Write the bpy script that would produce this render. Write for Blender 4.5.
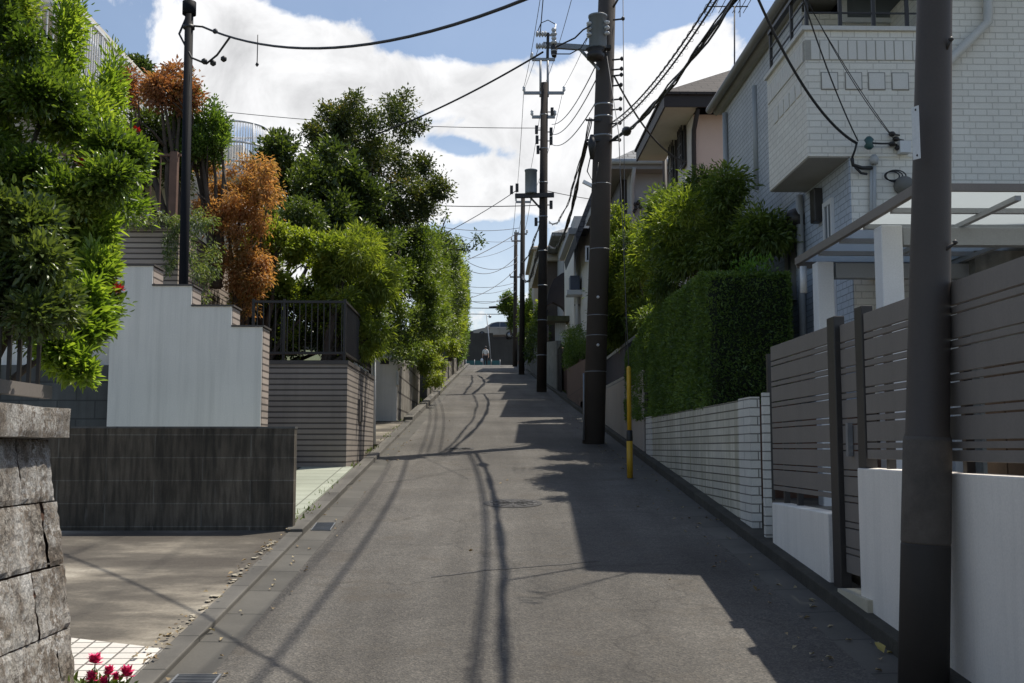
import bpy, bmesh, math, random
import numpy as np
from mathutils import Vector, Matrix, Euler
for o in list(bpy.data.objects): bpy.data.objects.remove(o)
scene = bpy.context.scene
COL = scene.collection
R = math.radians
rng = np.random.default_rng(7); random.seed(7)

# ---------------------------------------------------------------- camera
FPX = 1100.0
PITCH = math.atan(106.5/FPX); YAW = math.atan(22/FPX)
EYE = 1.6
cam_d = bpy.data.cameras.new('camera'); cam = bpy.data.objects.new('camera', cam_d); COL.objects.link(cam)
cam.location = (0, 0, EYE); cam.rotation_euler = (math.pi/2+PITCH, 0, -YAW)
cam_d.sensor_width = 36; cam_d.lens = FPX*36/1024; cam_d.clip_start = .05; cam_d.clip_end = 6000
scene.camera = cam
CR = Euler((math.pi/2+PITCH, 0, -YAW)).to_matrix()

# ---------------------------------------------------------------- light
SUNDIR = Vector((.43, .29, 1)).normalized()
SUN_EL = math.asin(SUNDIR.z); SUN_AZ = math.atan2(SUNDIR.x, SUNDIR.y)
sd = bpy.data.lights.new('sun', 'SUN'); sd.energy = 5.0; sd.angle = R(.53); sd.color = (1, .935, .83)
so = bpy.data.objects.new('sun', sd); COL.objects.link(so)
so.rotation_euler = SUNDIR.to_track_quat('Z', 'Y').to_euler(); so.location = (30, 20, 60)
SKY_STRENGTH = .135; CLOUD_GAIN = 7.7
scene.view_settings.view_transform = 'Standard'; scene.view_settings.look = 'None'
scene.view_settings.exposure = .0; scene.view_settings.gamma = 1

def build_world():
    w = bpy.data.worlds.new('World'); scene.world = w; w.use_nodes = True
    nt = w.node_tree; N = nt.nodes; L = nt.links; N.clear()
    def M(op, a, b=None, c=None, clamp=False):
        n = N.new('ShaderNodeMath'); n.operation = op; n.use_clamp = clamp
        for i, v in enumerate((a, b, c)):
            if v is None: continue
            if isinstance(v, (int, float)): n.inputs[i].default_value = v
            else: L.new(v, n.inputs[i])
        return n.outputs[0]
    out = N.new('ShaderNodeOutputWorld'); bg = N.new('ShaderNodeBackground'); L.new(bg.outputs[0], out.inputs[0])
    sky = N.new('ShaderNodeTexSky'); sky.sky_type = 'NISHITA'; sky.sun_disc = False
    sky.sun_elevation = SUN_EL; sky.sun_rotation = SUN_AZ; sky.air_density = 1.0; sky.dust_density = 1.2; sky.ozone_density = 1.0
    bg.inputs[1].default_value = SKY_STRENGTH
    tc = N.new('ShaderNodeTexCoord'); sx = N.new('ShaderNodeSeparateXYZ'); L.new(tc.outputs['Generated'], sx.inputs[0])
    az = M('ARCTAN2', sx.outputs[0], sx.outputs[1]); el = M('ARCSINE', sx.outputs[2])
    # noise coordinates on the cloud layer
    den = M('ADD', M('MAXIMUM', sx.outputs[2], 0.0), .22)
    cx = N.new('ShaderNodeCombineXYZ'); L.new(M('DIVIDE', sx.outputs[0], den), cx.inputs[0]); L.new(M('DIVIDE', sx.outputs[1], den), cx.inputs[1]); cx.inputs[2].default_value = 3.1
    def noise(vec, s, d, r, dist=0.0):
        n = N.new('ShaderNodeTexNoise'); n.inputs['Scale'].default_value = s; n.inputs['Detail'].default_value = d
        n.inputs['Roughness'].default_value = r; n.inputs['Distortion'].default_value = dist; L.new(vec, n.inputs['Vector']); return n.outputs[0]
    base = noise(cx.outputs[0], 1.1, 8, .55)
    fine = noise(tc.outputs['Generated'], 9, 10, .6, .3)
    big = noise(tc.outputs['Generated'], 4.5, 6, .55)
    acc = None
    blobs = [(210,40,80,55,.8),(265,75,100,55,.9),(150,25,60,22,.25),(330,100,130,50,.9),(400,175,110,50,.8),(60,120,120,60,.6),(470,190,130,30,.9),(590,165,60,30,.5),(455,235,60,20,-.5),(560,225,50,20,-.4),(500,150,60,20,.2),
             (480,205,120,22,.5),(700,70,60,35,.55),(680,35,50,14,.5),(560,120,110,35,.75),(640,110,60,50,.6),(250,20,60,30,.4),(432,140,36,9,-.4),(470,150,40,10,-.45),(520,158,40,9,-.35),(480,262,70,32,-.6),
             (345,50,38,26,.8),(420,85,70,25,.8),(460,28,90,24,-1.0),(115,30,42,30,-.95),(460,145,45,12,-.45),(540,20,60,30,-.9),(650,20,60,14,-.7),(90,70,60,26,-.5),(290,0,60,24,-.8),(450,120,90,12,-.3)]
    for (u, v, ru, rv, amp) in blobs:
        d = pixdir(u, v).normalized(); a0 = math.atan2(d.x, d.y); e0 = math.asin(d.z)
        g = M('ADD', M('POWER', M('ABSOLUTE', M('MULTIPLY', M('SUBTRACT', az, a0), FPX/ru)), 2.0), M('POWER', M('ABSOLUTE', M('MULTIPLY', M('SUBTRACT', el, e0), FPX/rv)), 2.0))
        g = M('MULTIPLY', M('EXPONENT', M('MULTIPLY', g, -1.0)), amp)
        acc = g if acc is None else M('ADD', acc, g)
    dens = M('ADD', M('ADD', M('MULTIPLY', M('SUBTRACT', base, .5), 1.0), M('MULTIPLY', M('SUBTRACT', fine, .5), 2.6)), M('MULTIPLY', acc, .75))
    dens = M('ADD', dens, M('MULTIPLY', M('SUBTRACT', big, .5), 2.0))
    # fewer clouds in the unseen sky, thinned to lower the ambient light
    fr = M('MULTIPLY', M('MAXIMUM', M('SUBTRACT', M('ABSOLUTE', az), .75), 0.0), .9); fe = M('MULTIPLY', M('MAXIMUM', M('SUBTRACT', el, .62), 0.0), 1.2)
    dens = M('SUBTRACT', dens, M('MINIMUM', M('ADD', fr, fe), .45))
    mr = N.new('ShaderNodeMapRange'); mr.interpolation_type = 'SMOOTHSTEP'; L.new(dens, mr.inputs[0]); mr.inputs[1].default_value = .04; mr.inputs[2].default_value = .36
    puff = noise(tc.outputs['Generated'], 14, 7, .6, .6)
    bright = M('MULTIPLY', M('ADD', M('MULTIPLY', M('SUBTRACT', dens, .3), -.16), M('ADD', 1.0, M('ADD', M('MULTIPLY', M('SUBTRACT', puff, .5), 1.0), M('MULTIPLY', M('SUBTRACT', big, .5), .4)))), CLOUD_GAIN)
    cc = N.new('ShaderNodeCombineColor'); L.new(M('MULTIPLY', bright, .99), cc.inputs[0]); L.new(M('MULTIPLY', bright, .985), cc.inputs[1]); L.new(M('MULTIPLY', bright, .985), cc.inputs[2])
    mx = N.new('ShaderNodeMix'); mx.data_type = 'RGBA'; veil = M('MULTIPLY', M('SUBTRACT', 1.0, M('MINIMUM', M('MULTIPLY', M('ADD', fr, fe), 4.0), 1.0)), .05)
    hz = M('MULTIPLY', M('SUBTRACT', 1.0, M('MINIMUM', M('MULTIPLY', M('MAXIMUM', el, 0.0), 3.2), 1.0)), .35)
    L.new(M('MAXIMUM', M('MULTIPLY', mr.outputs[0], .95), M('ADD', veil, hz)), mx.inputs[0]); L.new(sky.outputs[0], mx.inputs[6]); L.new(cc.outputs[0], mx.inputs[7])
    L.new(mx.outputs[2], bg.inputs[0])

def pixdir(u, v):
    return CR @ Vector(((u-512)/FPX, (341.5-v)/FPX, -1))
def at(u, v, X=None, Y=None, Z=None):
    d = pixdir(u, v); o = Vector((0, 0, EYE))
    if X is not None: t = X/d.x
    elif Y is not None: t = Y/d.y
    else: t = (Z-EYE)/d.z
    return o+d*t
build_world()

# ---------------------------------------------------------------- road profile
SL = .0954
def zr(Y):
    if Y < -20: return -20*SL
    if Y < 78: return SL*Y
    if Y < 90: return SL*78 + SL*((Y-78) - (Y-78)**2/24)
    return SL*78 + SL*6

# ---------------------------------------------------------------- mesh helpers
OR = {}
class MB:
    def __init__(s): s.v = []; s.f = []; s.sm = []
    def add(s, vs, fs, smooth=False):
        b = len(s.v); s.v += [tuple(v) for v in vs]; s.f += [tuple(b+i for i in f) for f in fs]; s.sm += [smooth]*len(fs); return s
    def box(s, x0, x1, y0, y1, z0, z1):
        return s.add([(x0,y0,z0),(x1,y0,z0),(x1,y1,z0),(x0,y1,z0),(x0,y0,z1),(x1,y0,z1),(x1,y1,z1),(x0,y1,z1)],
                     [(0,3,2,1),(4,5,6,7),(0,1,5,4),(1,2,6,5),(2,3,7,6),(3,0,4,7)])
    def prism(s, poly, ext):
        n = len(poly); e = Vector(ext); a = [Vector(p) for p in poly]; nrm = Vector()
        for i in range(n): nrm += a[i].cross(a[(i+1) % n])
        if nrm.dot(e) > 0: a.reverse()
        vs = a+[p+e for p in a]
        fs = [tuple(range(n)), tuple(reversed(range(n, 2*n)))]+[(i, i+n, (i+1) % n+n, (i+1) % n) for i in range(n)]
        return s.add(vs, fs)
    def yz(s, pts, x0, x1): return s.prism([(x0, y, z) for y, z in pts], (x1-x0, 0, 0))
    def xz(s, pts, y0, y1): return s.prism([(x, y0, z) for x, z in pts], (0, y1-y0, 0))
    def tube(s, pts, r, n=8, cap=True, smooth=True):
        pts = [Vector(p) for p in pts]; m = len(pts)
        rs = r if isinstance(r, (list, tuple)) else [r]*m
        vs = []; prev = None
        for i, p in enumerate(pts):
            t = (pts[min(i+1, m-1)]-pts[max(i-1, 0)]).normalized()
            if prev is None:
                a = Vector((0, 0, 1)) if abs(t.z) < .9 else Vector((1, 0, 0)); u = t.cross(a).normalized()
            else: u = (prev-t*prev.dot(t)).normalized()
            prev = u; w = t.cross(u)
            for k in range(n):
                an = 2*math.pi*k/n; vs.append(p+(u*math.cos(an)+w*math.sin(an))*rs[i])
        fs = []
        for i in range(m-1):
            for k in range(n):
                k2 = (k+1) % n; fs.append((i*n+k, i*n+k2, (i+1)*n+k2, (i+1)*n+k))
        s.add(vs, fs, smooth)
        if cap and n > 3:
            b = len(s.v)-len(vs); s.f += [tuple(b+k for k in reversed(range(n))), tuple(b+(m-1)*n+k for k in range(n))]; s.sm += [False, False]
        return s
    def cyl(s, p0, p1, r0, r1=None, n=16): return s.tube([p0, p1], [r0, r0 if r1 is None else r1], n)
    def bar(s, p0, p1, w, h=None):
        p0 = Vector(p0); p1 = Vector(p1); h = w if h is None else h; t = (p1-p0).normalized()
        a = Vector((0, 0, 1)) if abs(t.z) < .9 else Vector((0, 1, 0)); u = t.cross(a).normalized(); q = u.cross(t)
        vs = [p+u*(sx*w/2)+q*(sz*h/2) for p in (p0, p1) for sx, sz in ((-1,-1),(1,-1),(1,1),(-1,1))]
        return s.add(vs, [(0,1,2,3),(7,6,5,4),(0,4,5,1),(1,5,6,2),(2,6,7,3),(3,7,4,0)])
    def lathe(s, c, prof, n=20, axis='z'):
        vs = []
        for r, h in prof:
            for k in range(n):
                a = 2*math.pi*k/n; x, y = r*math.cos(a), r*math.sin(a)
                d = {'z': (x, y, h), 'x': (h, x, y), 'y': (x, h, y)}[axis]
                vs.append((c[0]+d[0], c[1]+d[1], c[2]+d[2]))
        m = len(prof); fs = []
        for i in range(m-1):
            for k in range(n): fs.append((i*n+k, i*n+(k+1) % n, (i+1)*n+(k+1) % n, (i+1)*n+k))
        fs.append(tuple(reversed(range(n)))); fs.append(tuple((m-1)*n+k for k in range(n)))
        return s.add(vs, fs, True)
    def build(s, name, m, parent=None, bevel=0, kind=None, loc=None, normals=True):
        o = mesh_obj(name, s.v, s.f, m, parent, loc, s.sm, normals)
        if bevel:
            b = o.modifiers.new('bevel', 'BEVEL'); b.width = bevel; b.segments = 2; b.limit_method = 'ANGLE'
        if kind: o['kind'] = kind
        return o

def mesh_obj(name, v, f, m, parent=None, loc=None, sm=None, normals=True):
    v = np.array([tuple(p) for p in v], dtype=float)
    if parent is not None: org = OR[parent.name]
    elif loc is not None: org = Vector(loc)
    else: org = Vector(((v[:, 0].min()+v[:, 0].max())/2, (v[:, 1].min()+v[:, 1].max())/2, v[:, 2].min()))
    me = bpy.data.meshes.new(name); me.from_pydata((v-np.array(org)).tolist(), [], f)
    if normals:
        bm = bmesh.new(); bm.from_mesh(me); bmesh.ops.recalc_face_normals(bm, faces=bm.faces); bm.to_mesh(me); bm.free()
    if sm is not None and any(sm): me.polygons.foreach_set('use_smooth', sm)
    uv = me.uv_layers.new(name='UVMap'); data = np.zeros((len(me.loops), 2))
    for p in me.polygons:
        n = p.normal; ax = max(range(3), key=lambda i: abs(n[i]))
        for li in p.loop_indices:
            c = v[me.loops[li].vertex_index]
            data[li] = (c[1], c[2]) if ax == 0 else ((c[0], c[2]) if ax == 1 else (c[0], c[1]))
    uv.data.foreach_set('uv', data.ravel())
    if m is not None: me.materials.append(m)
    o = bpy.data.objects.new(name, me); COL.objects.link(o)
    if parent is not None: o.parent = parent
    else: o.location = org
    OR[o.name] = org
    return o
def tag(o, label, cat, group=None):
    o['label'] = label; o['category'] = cat
    if group: o['group'] = group
    return o
def thing(name, label, cat, loc, group=None):
    o = bpy.data.objects.new(name, None); COL.objects.link(o); o.location = loc; o.empty_display_size = .2
    OR[o.name] = Vector(loc); return tag(o, label, cat, group)
def struct(name, mb, m): return mb.build(name, m, kind='structure')
def copy_tree(o, parent=None):
    c = o.copy(); COL.objects.link(c); OR[c.name] = OR[o.name]
    if parent is not None: c.parent = parent
    for ch in list(o.children): copy_tree(ch, c)
    return c

# ---------------------------------------------------------------- materials
def newmat(name):
    m = bpy.data.materials.new(name); m.use_nodes = True; nt = m.node_tree; b = nt.nodes['Principled BSDF']; return m, nt, b
def col(c): return (c[0], c[1], c[2], 1)
def nnoise(nt, vec, s, d=4, r=.55):
    n = nt.nodes.new('ShaderNodeTexNoise'); n.inputs['Scale'].default_value = s; n.inputs['Detail'].default_value = d; n.inputs['Roughness'].default_value = r
    nt.links.new(vec, n.inputs['Vector']); return n.outputs[0]
def nramp(nt, fac, stops):
    n = nt.nodes.new('ShaderNodeValToRGB'); e = n.color_ramp.elements
    while len(e) < len(stops): e.new(.5)
    for i, (p, c) in enumerate(stops): e[i].position = p; e[i].color = col(c) if len(c) == 3 else c
    nt.links.new(fac, n.inputs[0]); return n.outputs[0]
def nmix(nt, fac, a, b, mode='MIX'):
    n = nt.nodes.new('ShaderNodeMix'); n.data_type = 'RGBA'; n.blend_type = mode
    for i, v in ((0, fac), (6, a), (7, b)):
        if isinstance(v, (int, float)): n.inputs[i].default_value = v
        elif isinstance(v, tuple): n.inputs[i].default_value = col(v)
        else: nt.links.new(v, n.inputs[i])
    return n.outputs[2]
def ncoord(nt, which='Object', scale=(1, 1, 1)):
    t = nt.nodes.new('ShaderNodeTexCoord'); mp = nt.nodes.new('ShaderNodeMapping'); mp.inputs['Scale'].default_value = scale
    nt.links.new(t.outputs[which], mp.inputs[0]); return mp.outputs[0]
def nbump(nt, h, strength, dist, bsdf, prev=None):
    n = nt.nodes.new('ShaderNodeBump'); n.inputs['Strength'].default_value = strength; n.inputs['Distance'].default_value = dist
    nt.links.new(h, n.inputs['Height'])
    if prev is not None: nt.links.new(prev, n.inputs['Normal'])
    nt.links.new(n.outputs[0], bsdf.inputs['Normal']); return n.outputs[0]
def weather(nt, c, base, var=.18, vs=2.5, streak=0, dirt=(.05, .048, .04), grain=.08, gs=90):
    o = ncoord(nt)
    lo = tuple(x*(1-var) for x in base) if base else None
    f = nramp(nt, nnoise(nt, o, vs, 6, .6), [(.3, (1-var,)*3), (.7, (1+var*.6,)*3)])
    c = nmix(nt, 1.0, c, f, 'MULTIPLY')
    g = nramp(nt, nnoise(nt, o, gs, 3, .6), [(.3, (1-grain,)*3), (.7, (1+grain,)*3)])
    c = nmix(nt, 1.0, c, g, 'MULTIPLY')
    if streak:
        so_ = ncoord(nt, 'Object', (7, 7, .35))
        s = nramp(nt, nnoise(nt, so_, 1.6, 6, .65), [(.45, (0, 0, 0)), (.75, (streak,)*3)])
        c = nmix(nt, s, c, dirt)
    return c
def mat(name, base, rough=.8, var=.15, vs=2.5, bump=.0, bs=60, streak=0, metal=0, grain=.06, spec=.5, dirt=(.05, .048, .04)):
    m, nt, b = newmat(name)
    rgb = nt.nodes.new('ShaderNodeRGB'); rgb.outputs[0].default_value = col(base)
    c = weather(nt, rgb.outputs[0], base, var, vs, streak, dirt, grain)
    nt.links.new(c, b.inputs['Base Color']); b.inputs['Roughness'].default_value = rough; b.inputs['Metallic'].default_value = metal
    b.inputs['Specular IOR Level'].default_value = spec
    if bump: nbump(nt, nnoise(nt, ncoord(nt), bs, 5, .65), bump, .01, b)
    return m
def brick(name, c1, c2, mortar, w, h, ms, rough=.8, offset=.5, squash=1, sqf=2, bump=.6, streak=0, var=.12, rot=False, dirt=(.05, .048, .04), bias=0, depth=.006, smooth=.15):
    m, nt, b = newmat(name)
    t = nt.nodes.new('ShaderNodeTexCoord'); uv = t.outputs['UV']
    if rot:
        mp = nt.nodes.new('ShaderNodeMapping'); mp.inputs['Rotation'].default_value = (0, 0, math.pi/2); nt.links.new(uv, mp.inputs[0]); uv = mp.outputs[0]
    n = nt.nodes.new('ShaderNodeTexBrick'); nt.links.new(uv, n.inputs['Vector'])
    for k, v in (('Color1', col(c1)), ('Color2', col(c2)), ('Mortar', col(mortar)), ('Scale', 1), ('Mortar Size', ms), ('Mortar Smooth', smooth), ('Bias', bias), ('Brick Width', w), ('Row Height', h)):
        n.inputs[k].default_value = v
    n.offset = offset; n.squash = squash; n.squash_frequency = sqf
    c = weather(nt, n.outputs['Color'], None, var, 2.0, streak, dirt, .07)
    nt.links.new(c, b.inputs['Base Color']); b.inputs['Roughness'].default_value = rough
    inv = nt.nodes.new('ShaderNodeMath'); inv.operation = 'SUBTRACT'; inv.inputs[0].default_value = 1; nt.links.new(n.outputs['Fac'], inv.inputs[1])
    p = nbump(nt, inv.outputs[0], bump, depth, b)
    nbump(nt, nnoise(nt, ncoord(nt), 70, 4, .6), .15, .004, b, p)
    return m
def leafmat(name, stops, rough=.42, trans=.3, tcol=None, spec=.5):
    m, nt, b = newmat(name)
    g = nt.nodes.new('ShaderNodeNewGeometry')
    a = nt.nodes.new('ShaderNodeMath'); a.operation = 'ADD'
    r = g.outputs['Random Per Island']; nz = nnoise(nt, ncoord(nt), 1.7, 3, .5)
    s1 = nt.nodes.new('ShaderNodeMath'); s1.operation = 'MULTIPLY_ADD'; nt.links.new(nz, s1.inputs[0]); s1.inputs[1].default_value = 1.6; s1.inputs[2].default_value = -.55
    s2 = nt.nodes.new('ShaderNodeMath'); s2.operation = 'MULTIPLY_ADD'; nt.links.new(r, s2.inputs[0]); s2.inputs[1].default_value = .55; nt.links.new(s1.outputs[0], s2.inputs[2])
    c = nramp(nt, s2.outputs[0], stops)
    nt.links.new(c, b.inputs['Base Color']); b.inputs['Roughness'].default_value = rough; b.inputs['Specular IOR Level'].default_value = spec
    tr = nt.nodes.new('ShaderNodeBsdfTranslucent')
    tc = nmix(nt, 1.0, c, tcol or (2.0, 2.0, .65), 'MULTIPLY'); nt.links.new(tc, tr.inputs[0])
    mx = nt.nodes.new('ShaderNodeMixShader'); mx.inputs[0].default_value = trans
    nt.links.new(b.outputs[0], mx.inputs[1]); nt.links.new(tr.outputs[0], mx.inputs[2])
    nt.links.new(mx.outputs[0], nt.nodes['Material Output'].inputs[0]); return m
def glassy(name, c, rough=.08, metal=0):
    m, nt, b = newmat(name); b.inputs['Base Color'].default_value = col(c); b.inputs['Roughness'].default_value = rough; b.inputs['Metallic'].default_value = metal; b.inputs['Specular IOR Level'].default_value = .8; return m

# ---------------------------------------------------------------- foliage
def vnoise(p, seed, f):
    r = np.random.default_rng(seed); out = np.zeros(len(p))
    for k in range(5):
        d = r.normal(size=3)*f*(1.35**k); out += np.sin(p@d+r.uniform(0, 6.28))*(.8**k)
    return out/2.2
def leaf_mesh(name, pos, dirs, nrm, L, W, m, parent, six, fold=.25, curl=.15):
    n = len(pos); d = dirs/np.linalg.norm(dirs, axis=1)[:, None]
    s = np.cross(d, nrm); s /= np.linalg.norm(s, axis=1)[:, None]+1e-9; up = np.cross(s, d)
    L = L[:, None]; W = W[:, None]
    if six:
        P = [pos, pos+d*L*.35+s*W*.5+up*W*fold, pos+d*L*.75+s*W*.33+up*W*fold*.6-up*L*curl*.4, pos+d*L-up*L*curl,
             pos+d*L*.75-s*W*.33+up*W*fold*.6-up*L*curl*.4, pos+d*L*.35-s*W*.5+up*W*fold]
        k = 6; faces = [(0, 1, 2, 3), (0, 3, 4, 5)]
    else:
        P = [pos, pos+d*L*.45+s*W*.5+up*W*fold, pos+d*L-up*L*curl, pos+d*L*.45-s*W*.5+up*W*fold]
        k = 4; faces = [(0, 1, 2), (0, 2, 3)]
    org = np.array(OR[parent.name]) if parent is not None else pos.mean(0)
    V = np.stack(P, 1).reshape(-1, 3)-org
    q = len(faces[0]); F = (np.arange(n)[:, None, None]*k+np.array(faces)[None]).reshape(-1)
    me = bpy.data.meshes.new(name); nf = n*len(faces)
    me.vertices.add(n*k); me.vertices.foreach_set('co', V.ravel())
    me.loops.add(nf*q); me.loops.foreach_set('vertex_index', F.astype(np.int32))
    me.polygons.add(nf); me.polygons.foreach_set('loop_start', (np.arange(nf)*q).astype(np.int32)); me.polygons.foreach_set('loop_total', np.full(nf, q, dtype=np.int32))
    me.update(calc_edges=True); me.materials.append(m)
    o = bpy.data.objects.new(name, me); COL.objects.link(o)
    if parent is not None: o.parent = parent; OR[o.name] = OR[parent.name]
    else: o.location = org; OR[o.name] = Vector(org)
    return o
def crown(name, m, parent, blobs, n, L, W, seed=1, cl=7, cs=.12, gap=-.25, gf=2.5, shell=.5, six=False, out=.6, upb=.25, droop=0., bumpy=.28, fold=.25, clip=None, frac=5):
    r = np.random.default_rng(seed); B = np.array(blobs, dtype=float); gap = gap-.3
    if frac:
        S = []
        for b in B:
            S.append(np.concatenate([b[:3], b[3:]*.82]))
            for _ in range(frac):
                dd = r.normal(size=3); dd[1] -= .4; dd /= np.linalg.norm(dd); q = r.uniform(.28, .5); S.append(np.concatenate([b[:3]+dd*b[3:]*r.uniform(.7, .98), b[3:]*q]))
        B = np.array(S)
    nt_ = max(1, n//cl)
    wgt = (B[:, 3]*B[:, 4]+B[:, 4]*B[:, 5]+B[:, 3]*B[:, 5]); wgt /= wgt.sum()
    cs_all = []; dirs_all = []
    tot = 0
    while tot < nt_:
        idx = r.choice(len(B), size=nt_, p=wgt); d = r.normal(size=(nt_, 3)); d /= np.linalg.norm(d, axis=1)[:, None]
        rad = 1-shell*r.random(nt_)**1.6
        b = B[idx]; mod = 1+bumpy*vnoise(d+b[:, :3]*.37, seed+3, 2.6)
        c = b[:, :3]+d*b[:, 3:6]*(rad*mod)[:, None]+r.normal(size=(nt_, 3))*b[:, 3:6]*(.10+.22*(r.random(nt_) < .12))[:, None]
        keep = vnoise(c, seed+9, gf) > gap
        if clip is not None: keep &= clip(c)
        c = c[keep]; d = d[keep]; cs_all.append(c); dirs_all.append(d); tot += len(c)
        if keep.mean() < .02: break
    c = np.concatenate(cs_all)[:nt_]; d = np.concatenate(dirs_all)[:nt_]
    c = np.repeat(c, cl, 0); d = np.repeat(d, cl, 0); k = len(c)
    off = r.normal(size=(k, 3)); off /= np.linalg.norm(off, axis=1)[:, None]
    pos = c+off*(r.random(k)**.6*cs)[:, None]
    ld = d*out+off*.7+np.array([0, 0, upb-droop])+r.normal(size=(k, 3))*.35
    nr = np.array([0, 0, 1.])+d*.35+r.normal(size=(k, 3))*.45
    sc = r.uniform(.6, 1.25, k)
    return leaf_mesh(name, pos, ld, nr, L*sc, W*sc, m, parent, six, fold)
def hedge_leaves(name, m, parent, box, n, L, W, seed=1, jit=.06, faces='all', top=None):
    r = np.random.default_rng(seed); x0, x1, y0, y1, z0, z1 = box
    A = {'-x': (y1-y0)*(z1-z0), '+x': (y1-y0)*(z1-z0), '-y': (x1-x0)*(z1-z0), '+y': (x1-x0)*(z1-z0), '+z': (x1-x0)*(y1-y0)}
    tot = sum(A.values()); P = []; D = []
    for k, a in A.items():
        c = int(n*a/tot); p = np.stack([r.uniform(x0, x1, c), r.uniform(y0, y1, c), r.uniform(z0, z1, c)], 1); d = np.zeros((c, 3))
        ax = 'xyz'.index(k[1]); sg = 1 if k[0] == '+' else -1; d[:, ax] = sg
        p[:, ax] = (box[ax*2+1] if sg > 0 else box[ax*2])
        P.append(p); D.append(d)
    p = np.concatenate(P); d = np.concatenate(D); k = len(p)
    nz = vnoise(p, seed, 1.6)*.5+vnoise(p, seed+4, 7)*.4
    p += d*(nz*jit-r.random(k)*jit*1.3)[:, None]
    cen = np.array([(x0+x1)/2, (y0+y1)/2, (z0+z1)/2]); ext = np.array([(x1-x0)/2, (y1-y0)/2, (z1-z0)/2])
    q = (p-cen)/ext; e = np.sort(np.abs(q), 1)[:, 1]; p -= (q*ext)*(np.clip(e-.86, 0, 1)*.35)[:, None]
    if top is not None: p[:, 2] = z0+(p[:, 2]-z0)*top(p)
    ld = d*.8+np.array([0, 0, .35])+r.normal(size=(k, 3))*.6; nr = r.normal(size=(k, 3))*.6+np.array([0, 0, 1.])+d*.4
    sc = r.uniform(.6, 1.3, k)
    return leaf_mesh(name, p, ld, nr, L*sc, W*sc, m, parent, False)
def branches(name, m, parent, base, ends, r0=.08, r1=.012, seed=1, fork=.45, wob=.15, sub=2):
    r = random.Random(seed); mb = MB(); base = Vector(base)
    for e in ends:
        e = Vector(e); mid = base.lerp(e, fork)+Vector((r.uniform(-1, 1), r.uniform(-1, 1), r.uniform(-.3, .6)))*wob
        pts = []
        for i in range(9):
            t = i/8; a = base.lerp(mid, t); b = mid.lerp(e, t); p = a.lerp(b, t)+Vector((r.uniform(-1, 1), r.uniform(-1, 1), 0))*wob*.12; pts.append(p)
        mb.tube(pts, [r0+(r1-r0)*(i/8)**.7 for i in range(9)], 7)
        for j in range(sub):
            k = r.randint(3, 7); q = pts[k]; dd = (e-base)*r.uniform(.1, .2)+Vector((r.uniform(-1, 1), r.uniform(-1, 1), r.uniform(-.3, .5)))*min((e-base).length*.12, .35)
            mb.tube([q, q+dd*.5+Vector((0, 0, .04)), q+dd], [r0*.35, r0*.2, .005], 5)
    return mb.build(name, m, parent)
# ================================================================ materials of the place
def asphalt_mat():
    m, nt, b = newmat('asphalt')
    o = ncoord(nt)
    c = nramp(nt, nnoise(nt, o, .55, 7, .62), [(.3, (.074, .069, .062)), (.52, (.108, .101, .091)), (.72, (.148, .139, .125))])
    tracks = nnoise(nt, ncoord(nt, 'Object', (2.2, .12, 1)), 1.0, 4, .5)
    c = nmix(nt, 1.0, c, nramp(nt, tracks, [(.35, (.76, .75, .735)), (.65, (1.12, 1.12, 1.11))]), 'MULTIPLY')
    v = nt.nodes.new('ShaderNodeTexVoronoi'); v.inputs['Scale'].default_value = 95; nt.links.new(o, v.inputs['Vector'])
    sp = nramp(nt, v.outputs['Color'], [(.0, (.55, .55, .55)), (.55, (1, 1, 1)), (1, (1.65, 1.6, 1.5))])
    c = nmix(nt, .85, c, sp, 'MULTIPLY')
    f = nramp(nt, nnoise(nt, o, 14, 5, .7), [(.3, (.86,)*3), (.7, (1.12,)*3)]); c = nmix(nt, 1.0, c, f, 'MULTIPLY')
    st = nramp(nt, nnoise(nt, o, 2.4, 6, .7), [(.54, (0, 0, 0)), (.70, (.65,)*3)]); c = nmix(nt, st, c, (.085, .072, .056))
    # fine cracks
    vc = nt.nodes.new('ShaderNodeTexVoronoi'); vc.feature = 'DISTANCE_TO_EDGE'; vc.inputs['Scale'].default_value = .42
    wn = nt.nodes.new('ShaderNodeTexNoise'); wn.inputs['Scale'].default_value = 2.5; wn.inputs['Detail'].default_value = 6; nt.links.new(o, wn.inputs['Vector'])
    va = nt.nodes.new('ShaderNodeVectorMath'); va.operation = 'MULTIPLY_ADD'; nt.links.new(wn.outputs['Color'], va.inputs[0]); va.inputs[1].default_value = (.7, .7, 0); nt.links.new(o, va.inputs[2])
    nt.links.new(va.outputs[0], vc.inputs['Vector'])
    ck = nramp(nt, vc.outputs['Distance'], [(.0, (.62,)*3), (.006, (1, 1, 1))]); c = nmix(nt, .8, c, ck, 'MULTIPLY')
    nt.links.new(c, b.inputs['Base Color']); b.inputs['Roughness'].default_value = .82; b.inputs['Specular IOR Level'].default_value = .35
    p = nbump(nt, v.outputs['Distance'], .55, .006, b); nbump(nt, nnoise(nt, o, 40, 5, .7), .3, .01, b, p)
    return m
M_asphalt = asphalt_mat()
M_gutter = brick('gutter_concrete', (.078, .073, .062), (.102, .096, .082), (.04, .038, .033), .6, 3.0, .008, rot=True, offset=0, var=.3, streak=.0, bump=.5)
M_kerb = brick('kerb_concrete', (.105, .098, .084), (.15, .141, .122), (.05, .048, .04), .6, 3.0, .008, rot=True, offset=0, var=.35, bump=.5)
M_soil = mat('soil', (.12, .065, .045), .95, .35, 1.5, .6, 30)
M_grassy = mat('weedy_ground', (.06, .075, .03), .95, .4, 1.2, .6, 25)
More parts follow.
